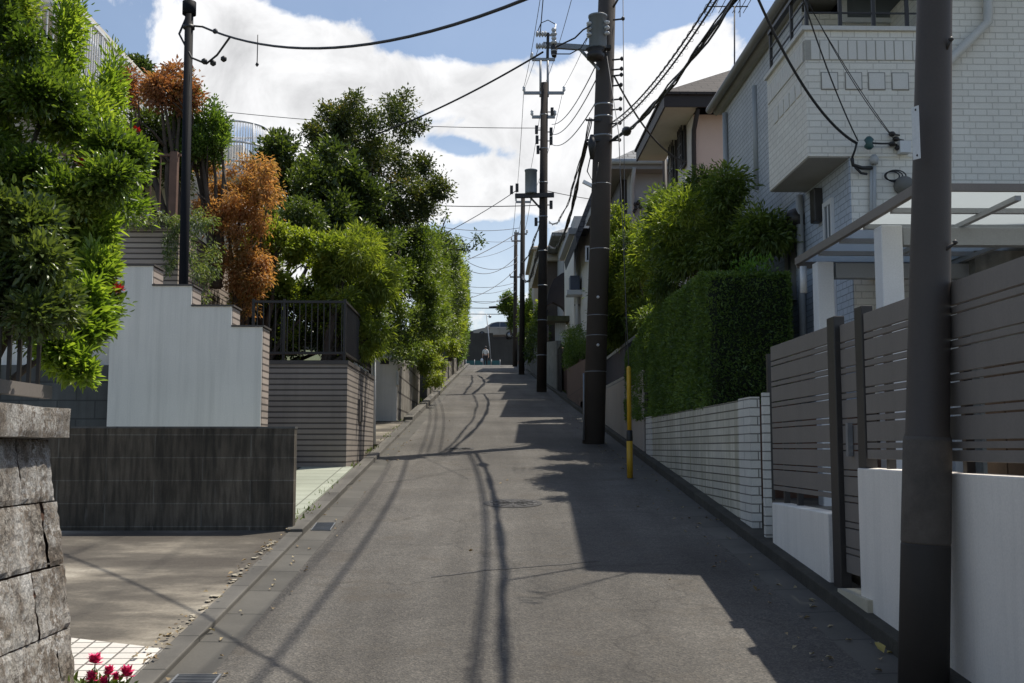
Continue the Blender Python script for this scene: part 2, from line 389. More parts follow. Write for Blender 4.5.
def driveway_mat():
    m, nt, b = newmat('stained_concrete'); o = ncoord(nt)
    c = nramp(nt, nnoise(nt, ncoord(nt, 'Object', (.7, 1.4, 1)), 1.0, 7, .6), [(.42, (.066, .056, .044)), (.51, (.105, .092, .073)), (.585, (.21, .185, .145)), (.69, (.38, .345, .28))])
    f = nramp(nt, nnoise(nt, o, 45, 5, .7), [(.3, (.8,)*3), (.7, (1.18,)*3)]); c = nmix(nt, 1.0, c, f, 'MULTIPLY')
    nt.links.new(c, b.inputs['Base Color']); b.inputs['Roughness'].default_value = .85
    nbump(nt, nnoise(nt, o, 60, 5, .7), .35, .008, b); return m
M_drive = driveway_mat()
M_whitetile = brick('white_paving_tile', (.62, .59, .54), (.70, .67, .61), (.16, .15, .13), .098, .098, .006, offset=0, var=.1, bump=.5)
M_greentile = brick('pale_green_paving', (.31, .335, .265), (.38, .405, .325), (.16, .17, .13), .6, .3, .008, offset=0, var=.16, bump=.4)
def ribbed_mat():
    m, nt, b = newmat('ribbed_concrete_block'); t = nt.nodes.new('ShaderNodeTexCoord')
    n = nt.nodes.new('ShaderNodeTexBrick'); nt.links.new(t.outputs['UV'], n.inputs['Vector'])
    for k, v in (('Color1', (.080, .067, .049, 1)), ('Color2', (.115, .097, .072, 1)), ('Mortar', (.17, .158, .13, 1)), ('Scale', 1), ('Mortar Size', .006), ('Mortar Smooth', .6), ('Brick Width', .8), ('Row Height', .19)): n.inputs[k].default_value = v
    mp = nt.nodes.new('ShaderNodeMapping'); mp.inputs['Scale'].default_value = (26, 3.5, 1); nt.links.new(t.outputs['UV'], mp.inputs[0])
    w = nt.nodes.new('ShaderNodeTexNoise'); w.inputs['Scale'].default_value = 1; w.inputs['Detail'].default_value = 3; nt.links.new(mp.outputs[0], w.inputs['Vector'])
    rb = nramp(nt, w.outputs[0], [(.38, (.5,)*3), (.55, (1.1,)*3), (.7, (1.35,)*3)]); c = nmix(nt, .7, n.outputs['Color'], rb, 'MULTIPLY')
    c = weather(nt, c, None, .45, 1.3, .85, (.022, .02, .015), .12)
    ls = nramp(nt, nnoise(nt, ncoord(nt, 'Object', (5, 5, .8)), 2.2, 7, .7), [(.60, (0, 0, 0)), (.72, (.45,)*3)]); c = nmix(nt, ls, c, (.17, .16, .14))
    nt.links.new(c, b.inputs['Base Color']); b.inputs['Roughness'].default_value = .9
    p = nbump(nt, w.outputs[0], .9, .015, b); nbump(nt, nnoise(nt, ncoord(nt), 60, 4), .2, .005, b, p); return m
M_ribbed = ribbed_mat()
M_darkblock = brick('dark_concrete_block', (.10, .10, .095), (.13, .128, .12), (.07, .07, .065), .39, .19, .008, var=.3, streak=.6)
M_render = mat('pale_grey_render', (.80, .765, .70), .65, .06, 1.2, .06, 60, streak=.45, dirt=(.50, .48, .43))
M_tile = brick('brown_border_tile', (.27, .235, .20), (.31, .27, .235), (.085, .073, .064), 6, .068, .010, var=.16, streak=.15, bump=.9, depth=.012)
M_tilewarm = brick('warm_border_tile', (.36, .30, .26), (.42, .36, .31), (.10, .082, .07), 6, .068, .010, var=.12, bump=.9, depth=.012)
M_darkcope = mat('dark_coping', (.09, .08, .072), .7, .2)
M_iron = mat('dark_iron', (.028, .024, .022), .5, .2)
M_rust = mat('rusty_brown_metal', (.15, .085, .06), .75, .3, 4, .2)
M_blackpole = mat('black_painted_steel', (.010, .011, .014), .7, .1, spec=.12)
M_whitewall = mat('white_wall_paint', (.84, .79, .715), .75, .08, 1.5, .12, 60, streak=.32, dirt=(.5, .48, .43))
M_whitemetal = mat('white_painted_metal', (.70, .71, .72), .45, .05)
M_cream = mat('cream_render', (.62, .58, .50), .8, .08, 1.2, .1, 50, streak=.15, dirt=(.4, .37, .3))
M_concpole = mat('pole_concrete', (.075, .063, .055), .9, .14, 2, .15, 80, streak=.25, dirt=(.06, .052, .045))
M_darkpole = mat('dark_coated_pole', (.060, .048, .040), .6, .12, 3, .12, 120)
M_poleband = mat('pole_rough_paint', (.105, .09, .076), .85, .3, 8, .6, 60)
M_steel = mat('galvanised_steel', (.28, .29, .30), .5, .15, 6, metal=.6)
M_transf = mat('transformer_paint', (.20, .23, .255), .5, .15, 5, streak=.3, dirt=(.12, .12, .12))
M_porc = mat('porcelain', (.55, .56, .57), .25, .05)
M_cable = mat('black_cable', (.022, .022, .024), .55, .1)
M_greycable = mat('grey_cable', (.09, .09, .095), .6, .1)
M_bark = mat('bark', (.075, .058, .043), .9, .35, 6, .8, 30)
M_glass = glassy('window_glass', (.035, .045, .055))
M_glasscurt = glassy('window_glass_pale', (.16, .18, .20), .15)
M_yellow = mat('yellow_plastic', (.62, .36, .02), .45, .12, 5, streak=.3, dirt=(.2, .12, .04))
M_blackplastic = mat('black_plastic', (.02, .02, .02), .5, .1)
M_whiteplastic = mat('white_plastic', (.65, .66, .66), .4, .05)
M_greyboard = mat('grey_brown_aluminium', (.205, .182, .162), .55, .06, 2, streak=.15, dirt=(.09, .08, .075))
M_bronze = mat('dark_bronze_aluminium', (.035, .031, .029), .45, .08)
def siding(name, c1, c2, mo): return brick(name, c1, c2, mo, .225, .062, .0042, squash=.5, sqf=2, offset=.5, var=.07, streak=.12, dirt=tuple(x*.6 for x in c1), bump=.85, depth=.008, rough=.7)
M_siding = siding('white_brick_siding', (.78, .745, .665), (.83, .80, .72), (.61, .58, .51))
M_sidingblueshade = siding('blue_shade_brick_siding', (.44, .49, .56), (.48, .53, .60), (.23, .26, .30))  # blue cast of the skylit shade painted into the siding colour
M_whitebrick = brick('white_brick_wall', (.54, .505, .41), (.62, .585, .49), (.12, .108, .085), 9, .0715, .006, offset=.5, var=.25, streak=.85, dirt=(.24, .22, .12), bump=.9, depth=.012)
M_whitepier = brick('white_brick_pier', (.60, .58, .52), (.66, .64, .58), (.2, .19, .17), .44, .0715, .005, var=.1, streak=.2, dirt=(.3, .3, .28), bump=.9, depth=.012)

# ================================================================ ground, road, kerbs
XL, XR = -1.54, 2.14           # kerb face on the left, wall face on the right
ASL, ASR = -1.33, 1.84         # edges of the asphalt
def ys_list(a, b):
    y = a; o = []
    while y < b-1e-6:
        o.append(y); y += 2 if 70 <= y < 92 else (6 if y < 70 else 10)
    o.append(b); return o
def strip(x0, x1, dz, y0=-12, y1=200, dzs=None, mb=None):
    mb = mb or MB(); ys = ys_list(y0, y1); vs = []
    for y in ys: vs += [(x0, y, zr(y)+dz), (x1, y, zr(y)+(dz if dzs is None else dzs))]
    return mb.add(vs, [(2*i, 2*i+1, 2*i+3, 2*i+2) for i in range(len(ys)-1)])
g = MB(); ys = [-2500, -200, -20, 0, 20, 40, 60, 70, 78, 80, 82, 84, 86, 88, 90, 110, 160, 300, 900, 3000]; xs = [-2500, -400, -60, -15, 15, 60, 400, 2500]
g.add([(x, y, zr(y)-.06) for y in ys for x in xs], [(j*8+i, j*8+i+1, (j+1)*8+i+1, (j+1)*8+i) for j in range(len(ys)-1) for i in range(7)])
struct('ground', g, M_grassy)
struct('road', strip(ASL, ASR, 0), M_asphalt)
mb = strip(XL, ASL, .004, dzs=.0)
gl = struct('gutter', mb, M_gutter)
mb = strip(ASR, 2.06, .0, dzs=.006); struct('gutter', mb, M_gutter)
kl = MB()
def kerbrun(mb, x0, x1, y0, y1, h):
    ys = [y for y in ys_list(-12, 200) if y0 < y < y1]; ys = [y0]+ys+[y1]
    top = [(y, zr(y)+h) for y in ys]; bot = [(y, zr(y)-.08) for y in reversed(ys)]
    mb.yz(top+bot, x0, x1)
kerbrun(kl, -1.66, XL, -12, 9.2, .035); kerbrun(kl, -1.68, XL, 9.2, 22, .06); kerbrun(kl, -1.72, XL, 22, 95, .12)
kl.build('kerb', M_kerb, bevel=.008, kind='structure')
kr = MB(); kerbrun(kr, 2.06, 2.3, -12, 95, .09)
kr.build('kerb', mat('mossy_dark_kerb', (.055, .05, .038), .95, .45, 4, .6, 30), bevel=.01, kind='structure')
# trench repair seam and darker asphalt patch
def patch(pts, dz, m, name):
    mb = MB(); mb.add([(x, y, zr(y)+dz) for x, y in pts], [tuple(range(len(pts)))]); return struct(name, mb, m)
M_seam = mat('bitumen_seam', (.045, .042, .04), .7, .2, 20, .3)
sm = MB(); P = [(at(u, v, Z=0)) for u, v in []]
def rd(u, v):
    d = pixdir(u, v); t = -EYE/(d.z-SL*d.y); p = Vector((0, 0, EYE))+d*t; return p.x, p.y
def seam(pix, w, name='road_seam'):
    c = [Vector(rd(*p)) for p in pix]; vs = []
    pts = []
    for i in range(len(c)-1):
        for k in range(6): pts.append(c[i].lerp(c[i+1], k/6)+Vector((random.uniform(-1, 1), random.uniform(-1, 1)))*.012)
    pts.append(c[-1])
    for i, p in enumerate(pts):
        t = (pts[min(i+1, len(pts)-1)]-pts[max(i-1, 0)]).normalized(); q = Vector((-t.y, t.x))*w*.5*random.uniform(.6, 1.3)
        for s_ in (p+q, p-q): vs.append((s_.x, s_.y, zr(s_.y)+.003))
    mb = MB(); mb.add(vs, [(2*i, 2*i+1, 2*i+3, 2*i+2) for i in range(len(pts)-1)]); return struct(name, mb, M_seam)
seam([(432, 577), (455, 575), (480, 571), (520, 568), (560, 565), (600, 561)], .02)

# left-hand aprons
def slab(name, pts, m, dz, th=.12):
    mb = MB(); a = [(x, y, zr(y)+dz) for x, y in pts]; mb.prism(a, (0, 0, -th)); return struct(name, mb, m)
slab('driveway', [(-9, 8.55), (-1.66, 5.77), (-1.66, 9.3), (-9, 9.3)], M_drive, .03)
slab('tiled_pavement', [(-9, -6), (-1.66, -6), (-1.66, 5.765), (-9, 8.545)], M_whitetile, .034)
slab('paved_apron', [(-4, 9.42), (-1.68, 9.42), (-1.68, 13.62), (-4, 13.62)], M_greentile, .075)
slab('paved_apron', [(-4, 16.7), (-1.68, 16.7), (-1.68, 21.7), (-4, 21.7)], M_drive, .065)
DB = np.random.default_rng(12)
mb = MB()
for k in range(48):
    y = 5.75+3.2*DB.random()**.8; x = -1.69+DB.normal()*.012; r0 = DB.uniform(.008, .028); n = 7; c = [(x+r0*DB.uniform(.5, 1.0)*math.cos(a), y+r0*DB.uniform(.7, 2.2)*math.sin(a), zr(y)+.034) for a in [6.28*i/n for i in range(n)]]
    mb.prism(c, (0, 0, .005))
o = mb.build('mortar_debris', mat('cream_mortar_crumbs', (.40, .36, .28), .9, .2, 20)); o['kind'] = 'stuff'
# drain grate and manhole
M_gratehole = mat('grate_hole', (.01, .01, .01), .9)
gx, gy = rd(187, 692)
t = thing('drain_grate', 'galvanised steel grate set in the left gutter slabs beside the white tiles', 'drain grate', (gx, gy, zr(gy)))
mb = MB(); mb.add([(gx-.1, gy-.22, zr(gy-.22)+.007), (gx+.1, gy-.22, zr(gy-.22)+.007), (gx+.1, gy+.22, zr(gy+.22)+.007), (gx-.1, gy+.22, zr(gy+.22)+.007)], [(0, 1, 2, 3)]); mb.build('pit', M_gratehole, t)
mb = MB()
for i in range(19):
    y = gy-.21+i*.0233; mb.box(gx-.1, gx+.1, y-.004, y+.004, zr(y)+.009, zr(y)+.018)
for x in (gx-.1, gx+.1): mb.bar((x, gy-.215, zr(gy-.215)+.013), (x, gy+.215, zr(gy+.215)+.013), .01)
mb.build('grating', M_steel, t); G2 = copy_tree(t); g2x, g2y = rd(322, 528); G2.location = (-1.43, g2y, zr(g2y)); G2.scale = (.8, .7, 1); G2['label'] = 'second steel grate in the left gutter beside the pale green apron'; G2['group'] = t['group'] = 'drain grates in the left gutter'
mx_, my_ = rd(513, 503.5)
def manhole(x, y, r, label, group=None):
    t = thing('manhole_cover', label, 'manhole cover', (x, y, zr(y)), group)
    def ring(r0, r1, dz, mb, n=40):
        vs = []
        for k in range(n):
            a = 2*math.pi*k/n
            for rr in (r0, r1): px, py = x+rr*math.cos(a), y+rr*math.sin(a); vs.append((px, py, zr(py)+dz))
        mb.add(vs, [(2*k, 2*k+1, 2*((k+1) % n)+1, 2*((k+1) % n)) for k in range(n)]); return mb
    ring(r*.9, r*1.08, .005, MB()).build('frame', M_seam, t)
    mb = MB(); mb.add([(x+r*.88*math.cos(2*math.pi*k/40), y+r*.88*math.sin(2*math.pi*k/40), zr(y+r*.88*math.sin(2*math.pi*k/40))+.006) for k in range(40)], [tuple(range(40))])
    mb.build('lid', M_lid, t)
    mb = MB()
    for q in (.25, .5, .72): ring(r*q, r*(q+.06), .0085, mb)
    for k in range(12):
        a = 2*math.pi*k/12; p0 = (x+r*.1*math.cos(a), y+r*.1*math.sin(a)); p1 = (x+r*.84*math.cos(a), y+r*.84*math.sin(a))
        mb.bar((p0[0], p0[1], zr(p0[1])+.0085), (p1[0], p1[1], zr(p1[1])+.0085), .02, .004)
    mb.build('relief', M_seam, t); return t
M_lid = mat('cast_iron', (.10, .095, .088), .6, .3, 12, .4, 60)
manhole(mx_, my_, .27, 'round cast iron manhole cover in the middle of the road by the hedge shadow', 'manhole covers in the road')
hx, hy = rd(460, 449); manhole(hx, hy, .2, 'smaller round iron cover farther up the road near the pole shadow', 'manhole covers in the road')

# ================================================================ LEFT SIDE
# --- rough stone wall, front left
def stone_wall():
    XB = -1.945; yend = 4.93
    t = thing('stone_wall', 'rough weathered grey stone block wall in the front left corner', 'stone wall', (XB, 2.5, 0))
    M_stone = rough_stone()
    rows = [(-.6, .27), (.27, .545), (.545, .82), (.82, 1.095), (1.095, 1.37), (1.37, 1.645)]
    # build courses: gaps between blocks are real, a dark core sits behind
    rnd = random.Random(4); mb = MB(); nzs = np.random.default_rng(5)
    ztop = 1.64; h = .272; z = ztop; r = 0
    while z > -.9:
        z0 = z-h; y = yend; first = True
        while y > 1.0:
            Lb = rnd.choice([.62, .74, .85]) if not first else (.16 if r % 2 else .34)
            y0 = y-Lb; batter = (ztop-(z+z0)/2)*.15; xf = XB+batter+rnd.uniform(-.006, .006)
            ny, nz = max(2, int(Lb/.022)), 12; g_ = .003
            vs = []; idx = {}
            for i in range(ny+1):
                for j in range(nz+1):
                    yy = y0+g_+(Lb-2*g_)*i/ny; zz = z0+g_+(h-2*g_)*j/nz
                    e = min(i, ny-i, 1)*min(j, nz-j, 1); p = np.array([[xf, yy, zz]])
                    dx = .004*float(vnoise(p, 21, 7)[0])+.003*float(vnoise(p, 22, 30)[0])+.004*rnd.uniform(-1, 1)
                    bt = (ztop-zz)*.15-batter
                    vs.append((xf+bt+dx-(0 if e else .007), yy, zz)); idx[i, j] = len(vs)-1
            fs = [(idx[i, j], idx[i+1, j], idx[i+1, j+1], idx[i, j+1]) for i in range(ny) for j in range(nz)]
            mb.add(vs, fs, False)
            if first:   # end face of the wall, turned up the road
                nx = 12; vs2 = []; id2 = {}
                for i in range(nx+1):
                    for j in range(nz+1):
                        zz = z0+g_+(h-2*g_)*j/nz; xx = XB+(ztop-zz)*.15-.35*i/nx-.014; p = np.array([[xx, y, zz]])
                        e = min(i, nx-i, 1)*min(j, nz-j, 1)
                        vs2.append((xx, yend-g_-(0 if e else .006)+.01*float(vnoise(p, 25, 12)[0]), zz)); id2[i, j] = len(vs2)-1
                mb.add(vs2, [(id2[i, j], id2[i+1, j], id2[i+1, j+1], id2[i, j+1]) for i in range(nx) for j in range(nz)])
            y = y0; first = False
        z = z0; r += 1
    o = mb.build('blocks', M_stone, t, normals=False)
    core = MB(); core.prism([(XB-.33, 1, -1), (XB+.22, 1, -1), (XB-.03, 1, ztop), (XB-.33, 1, ztop)], (0, yend-1-.04, 0)); core.build('core', M_soil, t)
    cp = MB(); y = yend+.04; 
    while y > 1.0:
        L_ = .9; y0 = y-L_; nx, ny, nz = 8, 30, 5; x0, x1, z0, z1 = XB-.36, XB+.075, ztop+.004, ztop+.135
        V = {}; vs = []
        def vert(i, j, k):
            if (i, j, k) not in V:
                p = np.array([[x0+(x1-x0)*i/nx, y0+.004+(y-y0-.008)*j/ny, z0+(z1-z0)*k/nz]])
                n_ = np.array([vnoise(p, 31, 11)[0], vnoise(p, 32, 14)[0], vnoise(p, 33, 12)[0]])*.0035
                edge = sum(q in (0, m_) for q, m_ in ((i, nx), (j, ny), (k, nz)))
                c_ = np.array([(x0+x1)/2, (y0+y)/2, (z0+z1)/2]); q = p[0]+n_
                if edge >= 2: q += (c_-q)/np.linalg.norm(c_-q)*.006
                V[i, j, k] = len(vs); vs.append(tuple(q))
            return V[i, j, k]
        fs = []
        for i in range(nx):
            for j in range(ny):
                for k in (0, nz): fs.append((vert(i, j, k), vert(i+1, j, k), vert(i+1, j+1, k), vert(i, j+1, k)))
        for i in range(nx):
            for k in range(nz):
                for j in (0, ny): fs.append((vert(i, j, k), vert(i+1, j, k), vert(i+1, j, k+1), vert(i, j, k+1)))
        for j in range(ny):
            for k in range(nz):
                for i in (0, nx): fs.append((vert(i, j, k), vert(i, j+1, k), vert(i, j+1, k+1), vert(i, j, k+1)))
        cp.add(vs, fs); y = y0
    cp.build('coping', M_stone, t)
    return XB
def rough_stone():
    m, nt, b = newmat('weathered_stone'); o = ncoord(nt)
    c = nramp(nt, nnoise(nt, o, 3.2, 8, .68), [(.34, (.16, .125, .095)), (.45, (.31, .27, .22)), (.54, (.47, .44, .39)), (.64, (.68, .66, .62))])
    st = nramp(nt, nnoise(nt, ncoord(nt, 'Object', (9, 9, 1.1)), 1.4, 6, .7), [(.45, (1, 1, 1)), (.62, (.50, .43, .37))]); c = nmix(nt, 1, c, st, 'MULTIPLY')
    li = nramp(nt, nnoise(nt, o, 34, 8, .8), [(.49, (0, 0, 0)), (.54, (.95,)*3)]); c = nmix(nt, li, c, nramp(nt, nnoise(nt, o, 5, 3), [(.42, (.12, .10, .08)), (.56, (.62, .60, .56))]))
    sp = nramp(nt, nnoise(nt, o, 120, 4, .8), [(.35, (.5,)*3), (.6, (1.25,)*3)]); c = nmix(nt, 1, c, sp, 'MULTIPLY')
    nt.links.new(c, b.inputs['Base Color']); b.inputs['Roughness'].default_value = .95
    p = nbump(nt, nnoise(nt, o, 38, 8, .75), .9, .03, b); nbump(nt, nnoise(nt, o, 150, 4, .7), .5, .008, b, p); return m
stone_wall()
# soil of the front-left garden behind the wall
mb = MB(); mb.box(-7, -2.3, .5, 4.6, -.8, 1.45); struct('garden_soil', mb, M_soil)
# fence behind the stone wall
FX = -2.12
t = thing('iron_fence', 'dark iron railing standing behind the stone wall, under the big bush', 'fence', (FX, 4, 1.6))
mb = MB(); mb.box(FX-.02, FX+.02, 1, 5.32, 1.835, 1.895); mb.build('rail', M_greyboard, t); mb = MB(); mb.box(FX-.02, FX+.02, 1, 5.32, 2.22, 2.25)
mb.build('rail', M_greyboard, t)
mb = MB(); y = 1.1
while y < 5.3: mb.box(FX-.008, FX+.008, y-.008, y+.008, 1.895, 2.22); y += .105
mb.build('bars', M_iron, t)
mb = MB(); mb.box(FX-.025, FX+.025, 4.55, 4.6, 1.45, 2.25); mb.build('post', M_iron, t)

# --- ribbed concrete wall across the driveway
CW = 9.3
t = thing('concrete_wall', 'dark stained ribbed concrete block wall at the back of the driveway', 'wall', (-3.5, CW, zr(CW)))
zt = at(200, 427, Y=CW).z
mb = MB(); mb.box(-7, -1.64, CW, CW+.12, zr(CW)-.2, zt-.012); mb.build('blocks', M_ribbed, t)
mb = MB(); mb.box(-7, -1.636, CW-.004, CW+.124, zt-.012, zt+.004); mb.build('coping', M_darkblock, t)

# --- stepped white wall of the stairs
SW = 11.15
def Xat(u, Y): return at(u, 400, Y=Y).x
def Zat(v, Y, u=300): return at(u, v, Y=Y).z
t = thing('stepped_wall', 'pale grey rendered wall with a stepped top edge and tiled edges', 'wall', (-3.1, SW, zr(SW)))
us = [(109.5, 265.5), (153, 265.5), (153, 285.5), (192, 285.5), (192, 306), (232, 306), (232, 326.5), (262.5, 326.5)]
pts = [(at(u, v, Y=SW).x, at(u, v, Y=SW).z) for u, v in us]
x0 = (at(109.5, 265, Y=SW).x+at(109.5, 425, Y=SW).x)/2; pts[0] = (x0, pts[0][1])
for i in (1, 3, 5): pts[i+1] = (pts[i][0], pts[i+1][1])
zb = zr(SW)-.1
poly = pts+[(pts[-1][0], zb), (x0, zb)]
mb = MB(); mb.xz([(x, z-.004) for x, z in poly], SW, SW+.02); mb.build('render_panel', M_render, t)
mb = MB(); mb.xz([(x+.006, z-.014) for x, z in poly], SW+.02, SW+.34); mb.build('tiled_body', M_tilewarm, t)
mb = MB()
for i in range(0, 8, 2): mb.box(pts[i][0]-(.0 if i else .01), pts[i+1][0]+.02, SW-.012, SW+.36, pts[i][1]-.003, pts[i][1]+.014)
mb.build('coping', M_darkcope, t)
# steps rising behind it
mb = MB(); zs = zr(SW+1)
for i in range(9): mb.box(-2.3-.27*(i+1), -2.3-.27*i+.0, SW+.36, 13.55, zs-.3, zs+.16*(i+1)+.05)
tag(mb.build('garden_steps', M_darkblock), 'concrete garden steps climbing behind the stepped white wall', 'steps')
# block wall and white wall left of the stepped wall
zt2 = at(85, 365, Y=11.5).z
mb = MB(); mb.box(-8, x0-.03, 11.5, 11.7, .6, zt2); tag(mb.build('block_wall', M_darkblock), 'dark concrete block wall in the shade left of the stepped white wall', 'wall')
mb = MB(); mb.box(-8, x0-.03, 11.56, 11.75, zt2, at(85, 268, Y=11.5).z); tag(mb.build('garden_wall', M_render), 'pale garden wall seen between the bush and the stepped white wall', 'wall')

# --- tiled planter / garage wall beside the road
TY = 13.6; tx = at(347, 400, Y=TY).x; tz = at(347, 362, Y=TY).z; ty1 = 16.7
t = thing('tiled_planter', 'brown border-tiled planter wall at the road edge with iron fence on top', 'planter', ((tx-3.6)/2, TY, zr(TY)))
mb = MB(); mb.box(-3.8, tx, TY, ty1, zr(TY)-.2, tz-.03); mb.build('tiled_wall', M_tile, t)
mb = MB()
for a in ((-3.8, tx+.012, TY-.012, TY+.12), (tx-.12, tx+.012, TY+.12, ty1)): mb.box(*a, tz-.03, tz+.02)
mb.build('coping', M_darkcope, t)
mb = MB(); mb.box(-3.7, tx-.12, TY+.12, ty1-.02, tz-.03, tz-.005); mb.build('soil', M_soil, t)
mb = MB(); yy = at(360, 400, X=tx).y
mb.box(tx, tx+.02, yy-.18, yy+.18, 1.95, 2.25); mb.build('meter_plate', M_darkcope, t)
t = thing('iron_fence', 'black iron fence with slim bars on top of the brown tiled planter', 'fence', (tx-.8, TY+.06, tz+.02))
ftop = at(300, 300, Y=TY).z; mb = MB(); xa = at(252, 330, Y=TY).x
mb.box(xa, tx-.03, TY+.04, TY+.08, ftop-.03, ftop); mb.build('rail', M_iron, t); mb = MB(); mb.box(tx-.07, tx-.03, TY+.08, ty1-.1, ftop-.03, ftop); mb.build('rail', M_iron, t); mb = MB(); mb.box(xa, tx-.03, TY+.04, TY+.08, tz+.1, tz+.13); mb.build('rail', M_iron, t); mb = MB()
mb.box(tx-.07, tx-.03, TY+.0801, ty1-.1, tz+.1, tz+.13)
mb.build('rail', M_iron, t)
mb = MB(); x = xa+.05
while x < tx-.06: mb.box(x-.006, x+.006, TY+.054, TY+.066, tz+.13, ftop-.03); x += .075
y = TY+.15
while y < ty1-.1: mb.box(tx-.056, tx-.044, y-.006, y+.006, tz+.13, ftop-.03); y += .075
mb.build('bars', M_iron, t)
for (px, py) in ((xa, TY+.06), (at(283, 330, Y=TY).x, TY+.06), (tx-.05, TY+.06), (tx-.05, ty1-.1)):
    mb = MB(); mb.box(px-.016, px+.016, py-.016, py+.016, tz+.02, ftop+.02); mb.build('post', M_iron, t)
mb = MB(); pb = at(374.5, 447, Y=ty1+.05); pt = at(374.5, 320, Y=ty1+.05)
mb.cyl(pb-Vector((0, 0, .1)), pt, .022, n=10); tag(mb.build('metal_post', M_whiteplastic), 'thin pale vertical pipe standing at the far end of the tiled planter', 'post')

# --- upper terrace, tiled
UX = at(178, 250, Y=TY).x; uz = at(150, 226, Y=TY).z
t = thing('terrace_wall', 'tall brown tiled terrace wall rising behind the stepped white wall', 'wall', (UX-2, TY+.02, 1.2))
mb = MB(); mb.box(-10, UX, TY+.02, 18.2, 1.0, uz-.04); mb.build('tiled_wall', M_tilewarm, t)
mb = MB(); mb.box(-10, UX+.02, TY, TY+.16, uz-.04, uz+.01); mb.box(UX-.14, UX+.02, TY+.16, 18.2, uz-.04, uz+.01); mb.build('coping', M_tile, t)
mb = MB(); mb.box(-9.9, UX-.14, TY+.16, 18.1, uz-.04, uz-.015); mb.build('soil', M_soil, t)
t = thing('rusty_fence', 'rusty brown metal fence with a thick end post on the upper terrace', 'fence', (UX-.4, TY+.08, uz))
zf = at(150, 152, Y=TY).z; mb = MB()
mb.box(-8, UX-.02, TY+.07, TY+.10, zf-.03, zf); mb.build('rail', M_rust, t); mb = MB(); mb.box(-8, UX-.02, TY+.07, TY+.10, uz+.08, uz+.11); mb.build('rail', M_rust, t)
mb = MB(); x = -8
while x < UX-.1: mb.box(x-.008, x+.008, TY+.077, TY+.093, uz+.11, zf-.03); x += .12
mb.build('bars', M_rust, t)
xp = at(172, 180, Y=TY).x; mb = MB(); mb.box(xp-.045, xp+.045, TY+.04, TY+.13, uz+.01, zf+.02); mb.build('post', M_rust, t)

# --- black steel service pole
bp = at(183.5, 285, Y=12.35); tp = at(189.5, 0, Y=12.35)
t = thing('service_pole', 'slim black steel service pole rising behind the stepped white wall', 'pole', (bp.x, 12.35, 1.2))
topz = 6.72; ax = (tp-bp)/(tp.z-bp.z)
def pp(z): return bp+ax*(z-bp.z)
mb = MB(); mb.cyl(pp(1.1), pp(topz), .056, .048, 16); mb.build('shaft', M_blackpole, t)
mb = MB(); mb.cyl(pp(topz-.14), pp(topz+.01), .078, .078, 16); mb.cyl(pp(topz+.01), pp(topz+.04), .06, .02, 16); mb.build('cap', M_blackpole, t)
mb = MB(); c_ = pp(6.45)
mb.cyl(c_, c_+Vector((.16, -.02, -.02)), .012, n=8); mb.lathe(c_+Vector((.0, 0, -.02)), [(.066, -.02), (.066, .02)], 16); mb.build('bracket', M_iron, t)
SPOLE = c_+Vector((.16, -.02, -.02))

# --- white gate pillar, stone retaining wall and low walls up the left side
GY = 21.6; gx1 = at(396.5, 400, Y=GY).x; gz = at(396, 357, Y=GY).z
t = thing('gate_pillar', 'white rendered gate wall with a small dark name plate near its top', 'gate pillar', ((gx1-.6), GY, zr(GY)))
mb = MB(); mb.box(gx1-1.0, gx1, GY, GY+.2, zr(GY)-.1, gz); mb.build('pillar', M_whitewall, t, bevel=.01)
npz = at(385, 361, Y=GY); mb = MB(); mb.box(npz.x-.09, npz.x+.08, GY-.012, GY-.001, npz.z-.06, npz.z+.05); mb.build('name_plate', M_iron, t)
ip = at(397, 378, X=gx1); mb = MB(); mb.box(gx1+.0015, gx1+.03, ip.y-.12, ip.y+.1, ip.z-.14, ip.z+.12); mb.build('intercom', M_whiteplastic, t)
M_coursed = brick('coursed_stone_block', (.22, .20, .17), (.30, .28, .24), (.07, .06, .05), .75, .34, .02, var=.35, streak=.5, bump=1, depth=.03)
ye = 29
mb = MB(); mb.yz([(GY+.2, zr(GY)-.2), (ye, zr(ye)-.2), (ye, zr(ye)+1.05), (25, zr(25)+1.2), (GY+.2, gz-.15)], gx1-.5, gx1-.02)
tag(mb.build('retaining_wall', M_coursed), 'weathered coursed stone retaining wall with leaves hanging over it, beside the white gate pillar', 'retaining wall')
mb = MB(); mb.box(-3.2, -2.1, 29.05, 29.2, zr(29)-.1, zr(29)+1.0)
tag(mb.build('dark_opening_panel', M_iron), 'small dark panel standing for the dark opening in the left walls below the overhanging bushes', 'gate')  # plain dark slab added to stand for the dark opening
# low wall with piers
t = thing('low_wall', 'low pale wall with darker piers under the far left hedge trees', 'wall', (-1.9, 55, zr(55)))
mb = MB(); mb.yz([(31, zr(31)-.2), (78, zr(78)-.2), (78, zr(78)+.8), (31, zr(31)+.75)], -2.1, -1.8); mb.build('wall', M_coursed, t)
for y in (31, 36, 41.5, 47, 53, 60, 68, 76):
    mb = MB(); mb.box(-2.12, -1.76, y-.2, y+.2, zr(y)-.2, zr(y)+1.0); mb.build('pier', M_darkblock, t)
# raised garden soil on the left
mb = MB(); mb.yz([(17, 1), (95, 7), (95, 8.6), (45, 5.6), (29, 3.9), (17, 2.6)], -30, -2.4); struct('garden_soil', mb, M_grassy)

